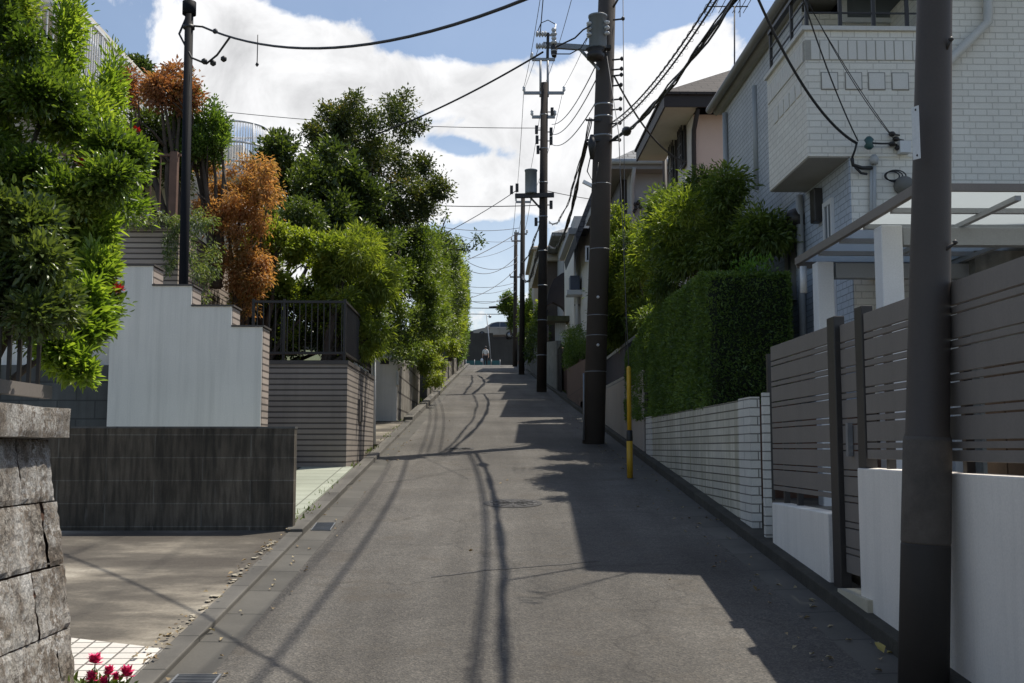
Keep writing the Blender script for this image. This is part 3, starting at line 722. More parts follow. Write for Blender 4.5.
# --- house upper left with white railing
HX = -7.0; hy0 = 18.0
t = thing('balcony_house', 'pale house at the upper left with white balcony railing and long eaves', 'house', (-11, hy0, 3))
zrail = at(63, 5, Y=hy0).z
mb = MB(); mb.box(-16, HX-1.1, hy0+.6, 27, 2.5, zrail+1.3); mb.build('wall', M_cream, t)
mb = MB(); mb.box(HX-1.1, HX+.02, hy0, 26.5, zrail-1.35, zrail-1.1); mb.build('balcony_floor', M_cream, t)
def railing(t, x0, y0, x1, y1, zb, zt, m, pitch=.11):
    n = Vector((x1-x0, y1-y0, 0)); L_ = n.length; mb = MB()
    mb.bar((x0, y0, zt), (x1, y1, zt), .06, .05); mb.build('rail', m, t); mb = MB(); mb.bar((x0, y0, zb), (x1, y1, zb), .04, .04); mb.build('rail', m, t)
    mb = MB(); k = int(L_/pitch)
    for i in range(k+1):
        p = Vector((x0, y0, 0))+n*(i/k); w = .045 if i % 12 == 0 else .022; mb.box(p.x-w/2, p.x+w/2, p.y-w/2, p.y+w/2, zb, zt-.02)
    mb.build('bars', m, t)
railing(t, HX, hy0, HX, 26.5, zrail-1.05, zrail, M_whitemetal); railing(t, HX-1.1, hy0, HX, hy0, zrail-1.05, zrail, M_whitemetal)
zev = at(140, 75, Y=22).z; ex = at(140, 75, Y=22).x; M_eave = mat('eave_cream', (.60, .56, .48), .7, .08)
M_roofmetal = mat('pale_roof_metal', (.50, .50, .47), .5, .1)
mb = MB(); mb.prism([(-16, hy0-.8, zev+1.6), (ex-.5, hy0-.8, zev+.12), (ex-.42, hy0-.8, zev-.12), (-16, hy0-.8, zev+1.3)], (0, 23.2-hy0, 0))
mb.build('roof', M_roofmetal, t)
mb = MB(); mb.tube([(ex-.36, hy0-.8, zev-.02), (ex-.36, 22.4, zev-.02)], .07, 10); mb.build('gutter', M_whitemetal, t)
for yv in (19.2, 22.4):
    mb = MB(); mb.box(HX-1.13, HX-1.105, yv-.9, yv+.9, zrail-1.0, zrail+.9); w = mb.build('window', M_whitemetal, t)
    mb = MB(); mb.box(HX-1.10, HX-1.12, yv-.82, yv+.82, zrail-.9, zrail+.82); mb.build('pane', M_glasscurt, w)
# --- round balcony house
bc = at(233, 140, Y=25); bz = at(243, 112, Y=24).z
t = thing('round_balcony_house', 'grey house with a round white-railed balcony above the orange maple', 'house', (bc.x-3, 26, 3))
br = at(264, 140, Y=25).x-bc.x
mb = MB(); mb.box(bc.x-5, bc.x+.1, 25.6, 31, 2.8, bz-.3); mb.build('wall', M_render, t)
mb = MB(); mb.lathe((bc.x, 25.3, 0), [(br, bz-1.35), (br, bz-1.05)], 32); mb.lathe((bc.x, 25.3, 0), [(br*.75, bz-3.2), (br*.75, bz-1.35)], 32); mb.build('balcony', M_render, t)
mb = MB()
for z in (bz-.02, bz-.5, bz-.95):
    mb.tube([(bc.x+br*math.cos(a), 25.3+br*math.sin(a), z) for a in [2*math.pi*k/40 for k in range(41)]], .028, 6, False)
mb.build('rail', M_whitemetal, t)
mb = MB()
for k in range(72):
    a = 2*math.pi*k/72; mb.cyl((bc.x+br*math.cos(a), 25.3+br*math.sin(a), bz-1.05), (bc.x+br*math.cos(a), 25.3+br*math.sin(a), bz), .03 if k % 9 == 0 else .013, n=5)
mb.build('bars', M_whitemetal, t)
# ================================================================ RIGHT SIDE
# raised house lots
mb = MB(); mb.yz([(10.0, 1.0), (95, 8), (95, 9.0), (60, 7.3), (40, 5.2), (26, 3.6), (17.5, 2.05), (10.0, 2.0)], 2.36, 30); struct('house_lots', mb, M_soil)
mb = MB(); mb.yz([(-8, -.9), (10.0, .8), (10.0, 1.15), (-8, .2)], 2.36, 30); struct('carport_floor', mb, M_drive)

# --- white brick wall with piers, carrying the hedge
wy0 = at(751, 450, X=XR).y; wy1 = at(646, 430, X=XR).y; wz = at(755, 397, X=XR).z
t = thing('brick_wall', 'white painted brick wall stained with green below the clipped hedge', 'wall', (XR+.1, wy0, zr(wy0)))
mb = MB(); mb.yz([(wy0+.42, zr(wy0)-.1), (wy1-.5, zr(wy1)-.1), (wy1-.5, wz), (wy0+.42, wz)], XR+.012, XR+.07); mb.build('wall', M_whitebrick, t)
for a, b in ((wy0, wy0+.42), (wy1-.5, wy1)):
    mb = MB(); mb.yz([(a, zr(a)-.1), (b, zr(b)-.1), (b, wz+.01), (a, wz+.01)], XR-.003, XR+.078); mb.build('pier', M_whitepier, t)
mb = MB(); yq0 = at(770, 450, X=XR).y; yq1 = at(763.5, 450, X=XR).y; zq = at(766, 392, X=XR).z
mb.box(XR, XR+.052, yq1-.02, yq1+.04, zr(yq0)-.1, zq); tag(mb.build('brick_pier', M_whitepier), 'narrow white brick pier at the far end of the grey board fence', 'pier')

# --- hedge
M_hedge = leafmat('hedge_leaves', [(.0, (.05, .09, .025)), (.5, (.095, .155, .04)), (1, (.18, .26, .07))], .5, .35)
hy_, hx1, hz = at(709, 300, X=XR+.06).y, 0, 0
hz = at(709, 266, Y=hy_).z; hx1 = at(797, 300, Y=hy_).x
t = thing('clipped_hedge', 'tall dense green hedge clipped square, standing on the white brick wall', 'hedge', (2.7, hy_, wz))
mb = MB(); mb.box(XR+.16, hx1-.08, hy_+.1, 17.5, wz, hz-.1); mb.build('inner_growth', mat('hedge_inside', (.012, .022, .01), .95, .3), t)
hedge_leaves('foliage', M_hedge, t, (XR+.0, hx1, hy_, 17.7, wz-.05, hz), 110000, .038, .018, 5, .05, top=lambda p: np.where(p[:, 1] > 15.0, 1-.10*(p[:, 1]-15.0), 1)*1.0)
crown('new_shoots', leafmat('hedge_shoots', [(0, (.05, .13, .02)), (1, (.14, .26, .04))], .5, .4), t, [(2.6, hy_+2, hz, .4, 2.2, .05)], 900, .05, .018, 3, cl=4, cs=.06, upb=1.2)

# --- grey fence on white low wall
def y_of(u): return at(u, 450, X=XR).y
zF = at(770, 345, X=XR).z*.5+at(1020, 260, X=XR).z*.5
M_slat = M_greyboard
def slats(y0, y1, z0, z1, name, parent, x=XR+.008, th=.022):
    mb = MB(); z = z1; wide, nar, gap = .108, .030, .009; k = 0
    while z-nar > z0:
        h = wide if k % 2 == 0 else nar; mb.box(x, x+th, y0, y1, max(z-h, z0), z); z -= h+gap; k += 1
    return mb.build(name, M_slat, parent, bevel=.0015)
def lowwall(y0, y1, zt, label, nm='low_wall'):
    mb = MB(); mb.yz([(y0, zr(y0)-.1), (y1, zr(y1)-.1), (y1, zt), (y0, zt)], XR, XR+.13); o = mb.build(nm, M_whitewall, bevel=.008); return tag(o, label, 'wall')
ya, yb, yc, yd, ye_, yf = y_of(826), y_of(838.5), y_of(855), y_of(868), y_of(904), -1.0
zl = at(800, 508, X=XR).z; zh = at(857, 468, X=XR).z
lowwall(ya, yq0-.02, zl, 'lower white rendered wall under the fence, left of the grey gate')
lowwall(yf, y_of(856.5), zh, 'higher white rendered wall under the fence, running behind the dark pole')
t = thing('board_fence', 'grey horizontal board fence panel between the white brick pier and the gate', 'fence', (XR+.07, ya, zl))
slats(y_of(829), yq0-.05, zl+.09, zF, 'boards', t)
for y in (y_of(786), yq0-.1, yq1+.14):  # last post is an added dark filler for the shaded gap by the pier
    mb = MB(); mb.box(XR+.075, XR+.115, y-.02, y+.02, zl, zF-.02); mb.build('post', M_bronze, t)
t = thing('board_fence', 'long grey horizontal board fence on the higher white wall, behind the dark pole', 'fence', (XR+.07, 3, zh))
slats(yf, y_of(866), zh+.055, zF, 'boards', t)
y = yd-.1
while y > yf:
    mb = MB(); mb.box(XR+.075, XR+.115, y-.02, y+.02, zh, zF-.02); mb.build('post', M_bronze, t); y -= 1.0
# gate
t = thing('entrance_gate', 'narrow grey slatted gate between two dark bronze posts', 'gate', (XR+.07, (ya+yd)/2, zr(yb)))
zg = zr(yb)+.09
for a, b, z0_ in ((y_of(837), y_of(829.5), zr(y_of(837))-.02), (y_of(865), y_of(857.5), zh+.002)):
    mb = MB(); mb.box(XR+.003, XR+.07, min(a, b), max(a, b), z0_, zF+.05); mb.build('post', M_bronze, t, bevel=.004)
slats(y_of(857), y_of(837.5), zg+.08, zF-.01, 'leaf', t, x=XR+.035)
mb = MB(); mb.box(XR+.0, XR+.03, (yb+yd)/2-.02+.1, (yb+yd)/2+.02+.1, 1.55, 1.75); mb.build('handle', M_steel, t)
mb = MB(); mb.box(XR-.03, XR+.6, yd, yb, zr(yd)+.02, zg+.02); tag(mb.build('door_step', mat('cream_stone', (.55, .50, .38), .8, .15)), 'pale stone step under the narrow grey gate', 'step')

mb = MB(); x_ = XR+.32
for k in range(22): mb.box(x_, x_+.03, .6+k*.22, .6+k*.22+.205, .3, zh+.62)  # planks raised behind the boards to block sun leaking under the fence
tag(mb.build('plank_screen', mat('weathered_planks', (.085, .06, .042), .85, .3, 5)), 'dark weathered upright planks glimpsed through the gap below the long board fence', 'planks')
mb = MB()
for k in range(6): mb.box(x_, x_+.03, yc+.15+k*.22, yc+.15+k*.22+.205, .6, zl+.14)
tag(mb.build('plank_screen', bpy.data.materials['weathered_planks']), 'dark planks glimpsed in the gap under the short board fence panel', 'planks')
# --- carport
CX = 2.78; cz = at(797, 262, X=CX).z; cy1 = at(797, 262, X=CX).y; cy0 = at(918, 190, X=CX).y; CXR = 5.4
t = thing('carport', 'white metal carport with translucent roof panels behind the grey fence', 'carport', (4, 8.4, 1.1))
def post(u0, u1, ztop):
    y = at((u0+u1)/2, 300, X=CX+.1).y; w = (u1-u0)/1100*y
    mb = MB(); mb.box(CX+.03, CX+.03+w, y-w/2, y+w/2, .7, ztop)
    return mb.build('post', M_whitemetal, t, bevel=.008), y
_, p1y = post(815, 832, cz-.08); _, p2y = post(878, 900, cz-.08)
M_alugrey = mat('grey_aluminium', (.33, .345, .36), .45, .06)
for y in (p1y, p2y):
    mb = MB(); mb.box(CX+.2, CXR, y-.05, y+.05, cz-.22, cz-.09); mb.build('beam', M_alugrey, t, bevel=.004)
mb = MB(); mb.box(CX-.02, CX+.02, cy0, cy1, cz-.03, cz+.035); mb.box(CX-.02, CXR, cy0-.03, cy0, cz-.02, cz+.03); mb.box(CX, CXR, cy1, cy1+.03, cz-.055, cz+.045); mb.box(CXR, CXR+.06, cy0, cy1, cz-.05, cz+.05)
mb.build('roof_frame', M_greyboard, t)
mb = MB(); n = 5
for i in range(1, n): 
    y = cy0+(cy1-cy0)*i/n; mb.box(CX+.03, CXR, y-.02, y+.02, cz-.04, cz-.004)
for i in range(1, 4):
    x = CX+(CXR-CX)*i/4; mb.box(x-.02, x+.02, cy0, cy1, cz-.075, cz-.042)
mb.build('rafters', M_alugrey, t)
def poly_mat():
    m, nt, b = newmat('polycarbonate'); b.inputs['Base Color'].default_value = (.66, .68, .68, 1); b.inputs['Roughness'].default_value = .35
    tr = nt.nodes.new('ShaderNodeBsdfTranslucent'); tr.inputs[0].default_value = (.70, .73, .73, 1); tp = nt.nodes.new('ShaderNodeBsdfTransparent'); tp.inputs[0].default_value = (.66, .70, .71, 1)
    m1 = nt.nodes.new('ShaderNodeMixShader'); m1.inputs[0].default_value = .45; nt.links.new(tr.outputs[0], m1.inputs[1]); nt.links.new(tp.outputs[0], m1.inputs[2])
    m2 = nt.nodes.new('ShaderNodeMixShader'); m2.inputs[0].default_value = .18; nt.links.new(m1.outputs[0], m2.inputs[1]); nt.links.new(b.outputs[0], m2.inputs[2]); nt.links.new(m2.outputs[0], nt.nodes['Material Output'].inputs[0]); return m
mb = MB(); mb.box(CX+.03, CXR, cy0, cy1, cz, cz+.006); mb.build('roof_panel', poly_mat(), t)
mb = MB(); mb.cyl((CX+.02, cy1-.12, cz-.3), (CX+.02, cy1-.12, cz-.06), .03, n=10); mb.build('drain_spout', M_whiteplastic, t)

# --- white brick house
HF = 10.0; XI = at(948, 100, Y=10).x; hx = at(851.5, 200, Y=HF).x; bx = at(806, 100, Y=HF).x
bz0 = at(806, 156.5, Y=HF).z; bz1 = at(806, 27, Y=HF).z; hy1 = at(724, 150, X=hx).y; bye = at(769.5, 188, X=bx).y
t = thing('brick_sided_house', 'large white brick-faced house with overhanging balcony, blue-grey on its shaded side', 'house', (6, HF, 2.0))
zw = 6.28; M_sidinggreyshade = siding('grey_shade_brick_siding', (.56, .57, .58), (.60, .61, .62), (.27, .275, .28)); ez0_ = at(711, 112, Y=hy1).z-.03
mb = MB(); mb.box(hx, 13, HF, hy1, 1.6, bz0+.02); mb.box(XI, 13, HF, hy1, bz0+.02, zw); mb.box(hx, XI, bye, hy1, bz0+.02, zw); mb.build('wall', M_siding, t)
mb = MB(); mb.box(hx-.012, hx-.002, HF+.004, hy1, 1.6, bz0-.01); mb.build('side_shade_sheet', M_sidingblueshade, t)  # thin sheet over the white siding, coloured as its blue shade
mb = MB(); mb.box(hx-.012, hx-.002, bye+.004, hy1, bz0+.0, ez0_); mb.build('upper_shade_sheet', M_sidinggreyshade, t)  # upper sheet, greyed to paint the softer shade above
mb = MB(); mb.box(bx, XI, HF-.012, HF+.12, bz0, bz1-.04); mb.box(bx, bx+.12, HF+.12, bye, bz0, bz1-.04); mb.box(bx+.12, XI, HF+.12, bye, bz0+.012, bz0+.14); mb.box(bx+.12, hx, bye-.1, bye, bz0, bz1-.04)
bal = mb.build('balcony', M_siding, t)
M_soffit = mat('balcony_soffit', (.36, .35, .32), .8, .12)
mb = MB(); mb.box(bx+.01, hx-.013, HF, bye-.01, bz0-.012, bz0-.001); mb.build('soffit', M_soffit, bal)
mb = MB(); mb.box(bx-.03, XI, HF-.04, HF+.15, bz1-.04, bz1); mb.box(bx-.03, bx+.15, HF+.15, bye+.02, bz1-.04, bz1); mb.build('coping', mat('pale_coping', (.62, .61, .57), .5, .06), bal)
M_trim = mat('siding_trim', (.72, .70, .65), .7, .06, 3, .2, 60)
# soldier course and square reliefs
sz0, sz1 = at(806, 60, Y=HF).z, at(806, 41, Y=HF).z
mb = MB(); x = bx+.055; mb.box(bx+.0, XI-.05, HF-.0165, HF-.0125, sz0-.006, sz1+.006); mb.box(bx-.0035, bx-.0005, HF, bye-.05, sz0-.006, sz1+.006); mb.build('brick_joint', mat('soldier_joint', (.40, .385, .345), .8), bal); mb = MB()
while x < XI-.15: mb.box(x, x+.078, HF-.022, HF-.0125, sz0, sz1); x += .088
y = HF+.05
while y < bye-.1: mb.box(bx-.01, bx-.0005, y, y+.078, sz0, sz1); y += .088
mb.build('soldier_bricks', M_trim, bal, bevel=.003)
qz0, qz1 = at(830, 89.5, Y=HF).z, at(830, 73.5, Y=HF).z; M_reliefshadow = mat('relief_shadow', (.27, .26, .235), .8)
for u in (829, 853, 876, 899.5, 923):
    x = at(u, 80, Y=HF).x; mb = MB(); mb.box(x-.073, x+.073, HF-.024, HF-.0125, qz0, qz1); mb.build('square_relief', M_trim, bal, bevel=.004); mb = MB(); mb.box(x-.082, x+.082, HF-.017, HF-.0123, qz0-.009, qz1+.009); mb.build('relief_shadow', M_reliefshadow, bal)  # darker backing plate paints a shadow line round each relief
for k in range(5):
    y = HF+.22+k*.208; mb = MB(); mb.box(bx-.01, bx-.0005, y-.08, y+.08, qz0, qz1); mb.build('square_relief', M_trim, bal, bevel=.004)
mb = MB()
for z in (bz1+.16, bz1+.30): mb.bar((bx+.04, HF+.05, z), (XI-.05, HF+.05, z), .014); mb.bar((bx+.04, HF+.05, z), (bx+.04, bye, z), .014)
mb.bar((bx+.04, HF+.05, bz1+.47), (XI-.05, HF+.05, bz1+.47), .05, .035); mb.bar((bx+.04, HF+.02, bz1+.47), (bx+.04, bye, bz1+.47), .05, .035)
x = bx+.04
for x in (bx+.04, bx+.36, bx+.68, bx+1.0, bx+1.28): mb.box(x-.016, x+.016, HF+.035, HF+.065, bz1, bz1+.46)
mb.box(bx+.025, bx+.055, bye-.05, bye-.02, bz1, bz1+.46); mb.box(bx+.025, bx+.055, HF+.55, HF+.58, bz1, bz1+.46)
mb.build('railing', M_bronze, bal)
# eaves and roof
eX = at(711, 112, Y=hy1).x; ez = at(711, 112, Y=hy1).z
M_fascia = mat('eave_fascia', (.25, .24, .225), .6, .1); M_slate = brick('roof_slates', (.075, .07, .07), (.11, .10, .10), (.03, .03, .03), .3, .2, .008, var=.2)
mb = MB(); mb.prism([(eX+.10, HF-.45, ez-.02), (hx+.4, HF-.45, ez-.02), (hx+.4, HF-.45, ez+.02), (eX+.10, HF-.45, ez+.02)], (0, hy1-HF+.53, 0)); mb.build('soffit', M_soffit, t)
mb = MB(); mb.prism([(eX+.06, HF-.5, ez), (eX+.10, HF-.5, ez-.03), (eX+.10, HF-.5, ez+.16), (eX+.02, HF-.5, ez+.18)], (0, hy1-HF+.6, 0)); mb.build('fascia', M_fascia, t)
mb = MB(); mb.tube([(eX, HF-.5, ez+.06), (eX, hy1+.12, ez+.06)], .055, 10); mb.build('gutter', M_fascia, t)
mb = MB(); mb.prism([(eX+.02, HF-.5, ez+.19), (6.6, HF-.5, ez+2.0), (12.9, HF-.5, ez+.19), (12.9, HF-.5, ez+.10), (eX+.12, HF-.5, ez+.10)], (0, hy1-HF+.6, 0)); mb.build('roof', M_slate, t)
# downpipes and vertical trims on the side wall
for u, v0, v1, X_ in ((725.5, 112, 260, hx-.05), (756, 84, 190, hx-.03)):
    y = at(u, 150, X=X_).y; mb = MB(); mb.cyl((X_, y, at(u, v1, X=X_).z), (X_, y, at(u, v0, X=X_).z), .035, n=10); mb.build('downpipe', mat('pipe_grey', (.40, .41, .41), .5, .08) if 'pipe_grey' not in bpy.data.materials else bpy.data.materials['pipe_grey'], t)
y = at(802, 300, X=hx-.06).y; mb = MB(); mb.cyl((hx-.06, y, 1.7), (hx-.06, y, bz0-.02), .04, n=10); mb.build('downpipe', bpy.data.materials['pipe_grey'], t)
mb = MB(); p = at(812, 205, X=hx-.1); mb.box(hx-.10, hx-.012, p.y-.08, p.y+.08, p.z-.18, p.z+.16); mb.build('meter_box', M_bronze, t, bevel=.01)
p = at(794, 215, X=hx-.1); mb = MB(); mb.lathe((p.x+.02, p.y, p.z-.12), [(.12, 0), (.12, .1), (.09, .16), (.03, .19)], 14); mb.build('vent_hood', M_bronze, t)
def window(t, x0, x1, y0, y1, z0, z1, face, mf=M_whitemetal, mg=M_glass, fw=.05, mull=1, d=.05):
    """face '-x' or '-y'; the rectangle lies on that face"""
    mb = MB(); g_ = MB()
    if face == '-y':
        y = y0; mb.box(x0, x0+fw, y-d, y-.002, z0, z1); mb.box(x1-fw, x1, y-d, y-.002, z0, z1); mb.box(x0+fw, x1-fw, y-d, y-.002, z0, z0+fw); mb.box(x0+fw, x1-fw, y-d, y-.002, z1-fw, z1)
        for i in range(1, mull+1):
            x = x0+(x1-x0)*i/(mull+1); mb.box(x-fw*.3, x+fw*.3, y-d+.005, y-.004, z0+fw, z1-fw)
        g_.box(x0+fw, x1-fw, y-.02, y-.008, z0+fw, z1-fw)
    else:
        x = x0; mb.box(x-d, x-.002, y0, y0+fw, z0, z1); mb.box(x-d, x-.002, y1-fw, y1, z0, z1); mb.box(x-d, x-.002, y0+fw, y1-fw, z0, z0+fw); mb.box(x-d, x-.002, y0+fw, y1-fw, z1-fw, z1)
        for i in range(1, mull+1):
            y = y0+(y1-y0)*i/(mull+1); mb.box(x-d+.005, x-.004, y-fw*.3, y+fw*.3, z0+fw, z1-fw)
        g_.box(x-.02, x-.008, y0+fw, y1-fw, z0+fw, z1-fw)
    w = mb.build('window', mf, t); g_.build('pane', mg, w); return w
def winpix(t, u0, u1, v0, v1, face, plane, **k):
    a = at(u0, v0, **({'X': plane} if face == '-x' else {'Y': plane})); b = at(u1, v1, **({'X': plane} if face == '-x' else {'Y': plane}))
    if face == '-x': return window(t, plane, plane, min(a.y, b.y), max(a.y, b.y), min(a.z, b.z), max(a.z, b.z), face, **k)
    return window(t, a.x, b.x, plane, plane, b.z, a.z, face, **k)
winpix(t, 825, 838, 204, 330, '-x', hx-.012, mg=M_glasscurt, fw=.05, d=.03)
winpix(t, 788, 797, 232, 300, '-x', hx-.012, mg=M_glass, fw=.04, mf=M_fascia, mull=0)
winpix(t, 868, 905, 262, 279, '-y', HF, mf=mat('yellowed_frame', (.45, .38, .22), .6, .1), mull=1)
winpix(t, 840, 905, -25, 24, '-y', bye, mg=M_glasscurt)
# diagonal downpipe on the front
P_ = [at(u, v, Y=HF-.07) for u, v in ((988, -60), (988, 22), (953, 57), (940, 72), (940, 110))]
mb = MB(); mb.tube(P_, .045, 10); mb.build('downpipe', mat('white_pipe', (.58, .57, .53), .45, .06), t)
# fittings on the front wall
P_ = [at(874, v, Y=HF-.03) for v in (162, 200, 240)]; mb = MB(); mb.tube(P_, .022, 8); P_ = [at(871, v, Y=HF-.03) for v in (162, 240)]; mb.tube(P_, .014, 8); mb.build('conduit', bpy.data.materials['pipe_grey'], t)
mb = MB(); p = at(874, 160, Y=HF-.05); mb.lathe((p.x, p.y, p.z-.04), [(.035, 0), (.045, .05), (.02, .09)], 12); mb.build('weatherhead', bpy.data.materials['pipe_grey'], t)
ins = at(869, 143, Y=HF-.12)
mb = MB(); mb.lathe((ins.x, ins.y, ins.z-.06), [(.02, 0), (.045, .02), (.03, .06), (.045, .09), (.02, .12)], 12); mb.bar((ins.x, ins.y, ins.z), (ins.x, HF, ins.z), .015); mb.build('insulator', mat('green_insulator', (.03, .09, .09), .3, .1), t)
mb = MB()
for u, v in ((892, 134), (896, 139), (892, 144), (898, 148)):
    p = at(u, v, Y=HF-.05); mb.lathe((p.x, p.y, p.z), [(.02, -.02), (.035, 0), (.02, .02)], 8); mb.bar(p, (p.x+.1, HF, p.z), .012)
mb.build('cable_hook', M_iron, t)
mb = MB(); p = at(904, 147, Y=HF-.06); mb.box(p.x-.05, p.x+.05, HF-.1, HF-.014, p.z-.06, p.z+.05); mb.build('junction_box', M_whiteplastic, t)
mb = MB(); p = at(906, 184, Y=HF-.1); mb.lathe((p.x, HF-.014, p.z), [(.085, -.0), (.085, -.05), (.07, -.10), (.05, -.12)], 18, 'y'); mb.build('vent_cover', mat('dark_vent', (.16, .155, .14), .6, .1), t)
mb = MB()
for k in range(3):
    c_ = at(892+k*2, 176, Y=HF-.04); rr = .07+.012*k
    mb.tube([(c_.x+rr*math.cos(a), HF-.04, c_.z+rr*.6*math.sin(a)) for a in [2*math.pi*i/24 for i in range(25)]], .006, 5, False)
mb.build('coiled_cable', M_cable, t)
# TV antenna on the roof
a0 = at(734.5, 72, Y=16); a1 = at(734.5, 6, Y=16); t2 = thing('tv_antenna', 'thin metal television antenna on the roof edge against the sky', 'antenna', tuple(at(734.5, 100, Y=16)))
mb = MB(); mb.cyl(at(734.5, 110, Y=16), a1, .012, n=6); mb.build('mast', M_greycable, t2)
mb = MB(); mb.bar(at(706, 6.5, Y=16), at(748, 6.5, Y=16), .014); 
for u in (708, 715, 722, 729, 736, 742, 747): q = at(u, 6.5, Y=16); mb.bar((q.x, q.y-.25, q.z), (q.x, q.y+.25, q.z), .008)
q = at(740, -12, Y=16); mb.bar(q, at(740, 17, Y=16), .012); mb.build('aerial', M_greycable, t2)
# mottled outbuilding right, under the carport
M_mottle = mat('mottled_concrete', (.22, .22, .20), .9, .45, 5, .4, 20, streak=.4)
t = thing('outbuilding', 'small mottled grey outbuilding beyond the carport at the right edge', 'shed', (6.5, 9.2, 1.2))
a = at(975, 260, Y=9.2); b = at(1012, 225, Y=9.2)
mb = MB(); mb.box(a.x, 9, 9.2, 9.85, .9, b.z+.02); mb.build('wall', M_mottle, t)
mb = MB(); c_ = at(1008, 240, Y=9.1); mb.box(c_.x, 9, 8.8, 9.19, c_.z-.04, c_.z+.03); mb.build('roof_slab', M_iron, t)
mb = MB(); a = at(948, 270, Y=9.6); mb.box(a.x, a.x+.14, 9.6, 9.7, 1, 3.2); mb.build('drain_pipe', M_whitemetal, t)

# ---------------------------------------------------------------- generic far houses
def hip(mb, x0, x1, y0, y1, z, rise, th=.14):
    w = min(x1-x0, y1-y0)/2; cx0, cx1 = (x0+w, x1-w) if x1-x0 > y1-y0 else ((x0+x1)/2,)*2
    cy0_, cy1_ = (y0+w, y1-w) if y1-y0 > x1-x0 else ((y0+y1)/2,)*2
    vs = [(x0,y0,z),(x1,y0,z),(x1,y1,z),(x0,y1,z),(x0,y0,z+th),(x1,y0,z+th),(x1,y1,z+th),(x0,y1,z+th),(cx0,cy0_,z+th+rise),(cx1,cy1_,z+th+rise)]
    mb.add(vs, [(0,3,2,1),(0,1,5,4),(1,2,6,5),(2,3,7,6),(3,0,4,7)])
    if x1-x0 > y1-y0: mb.add(vs, [(4,5,9,8),(5,6,9),(6,7,8,9),(7,4,8)])
    else: mb.add(vs, [(4,5,8),(5,6,9,8),(6,7,9),(7,4,8,9)])
def roofmat(name, c): return brick(name, c, tuple(x*1.3 for x in c), tuple(x*.4 for x in c), .3, .16, .012, var=.2, bump=.8, depth=.02)
M_brownroof = roofmat('brown_roof_tile', (.034, .027, .024)); M_greyroof = roofmat('grey_roof_tile', (.20, .205, .205)); M_darkroof = roofmat('dark_roof_tile', (.05, .05, .055))
M_browntrim = mat('dark_brown_trim', (.030, .022, .019), .6, .1)
# pink house
PY = 20.0; px = at(693.5, 150, Y=PY).x; pex = at(664, 94, Y=PY-.5).x; pez = at(664, 105, Y=PY-.5).z; pfy = at(636, 147, X=pex).y
t = thing('pink_house', 'pale pink house with dark brown roof and deep eaves behind the big bush', 'house', (5.5, PY, 2.6))
M_pink = mat('pink_render', (.68, .52, .44), .8, .06, 1.5, .1, 60); M_pinkpale = mat('pale_pink_render', (.70, .65, .60), .8, .06, 1.5, .1, 60)
mb = MB(); mb.box(px+.01, 10, PY, pfy-.5, 2.0, pez-.02); mb.build('wall', M_pink, t)
mb = MB(); mb.box(px-.0, px+.009, PY+.003, pfy-.5, 2.0, pez-.025); mb.build('side_wall', M_pinkpale, t)
mb = MB(); mb.box(pex+.03, px, PY-.45, pfy-.03, pez-.02, pez+.01); mb.build('soffit', M_cream, t)
mb = MB(); mb.box(pex, 10.4, PY-.5, PY-.46, pez-.03, pez+.19); mb.box(pex, pex+.03, PY-.46, pfy, pez-.03, pez+.19); mb.build('fascia', M_browntrim, t)
mb = MB(); hip(mb, pex-.03, 10.4, PY-.55, pfy+.05, pez+.19, 1.2, .05); mb.build('roof', M_brownroof, t)
mb = MB(); q = at(692, 110, Y=PY-.05); mb.tube([(q.x+.05, PY-.4, pez-.02), (q.x+.02, PY-.1, pez-.35), (q.x+.02, PY-.06, pez-.6), (q.x+.02, PY-.06, 2.2)], .045, 8); mb.build('downpipe', M_browntrim, t)
for u0, u1, v0, v1 in ((673, 678, 132, 182), (682.5, 687, 128, 165)):
    w = winpix(t, u0, u1, v0, v1, '-x', px, mf=M_browntrim, mull=0, fw=.06); w['label'] = 'narrow dark window'
    a = at(u0, v0, X=px); b = at(u1, v1, X=px); mb = MB()
    for k in range(5):
        z = min(a.z, b.z)+(abs(a.z-b.z))*k/4; mb.bar((px-.1, a.y, z), (px-.1, b.y, z), .02)
    for k in range(4):
        y = a.y+(b.y-a.y)*k/3; mb.bar((px-.1, y, min(a.z, b.z)), (px-.1, y, max(a.z, b.z)), .02)
    mb.build('window_grille', M_iron, t)
PINK_HOOK = at(686, 162, X=px-.1)
mb = MB(); a = at(664.5, 150, Y=23.9); mb.cyl((a.x, 23.9, 2.5), (a.x, 23.9, a.z+.2), .05, n=8); mb.build('downpipe', M_browntrim, t)
# grey house
GYH = 26.0; gx0 = at(630, 200, Y=GYH).x; gez = at(640, 172, Y=GYH).z
t = thing('grey_house', 'grey rendered house with pale tiled roof and snow guards, seen over the bush', 'house', (6, GYH, 3.4))
M_greyrend = mat('grey_render', (.36, .36, .36), .85, .08, 1.5, .1, 60)
mb = MB(); mb.box(gx0, 9, GYH, 32, 3, gez-.02); mb.build('wall', M_greyrend, t)
ge0 = at(610, 172, Y=GYH-.4).x; mb = MB(); mb.box(ge0, 9.5, GYH-.45, 32.3, gez-.04, gez+.10); mb.build('fascia', M_fascia, t)
mb = MB(); mb.tube([(ge0, GYH-.5, gez+.13), (9.5, GYH-.5, gez+.13)], .07, 8); mb.build('gutter', mat('light_gutter', (.45, .46, .46), .5, .08), t)
mb = MB(); hip(mb, ge0, 9.6, GYH-.45, 32.3, gez+.1, 2.3, .06); mb.build('roof', M_greyroof, t)
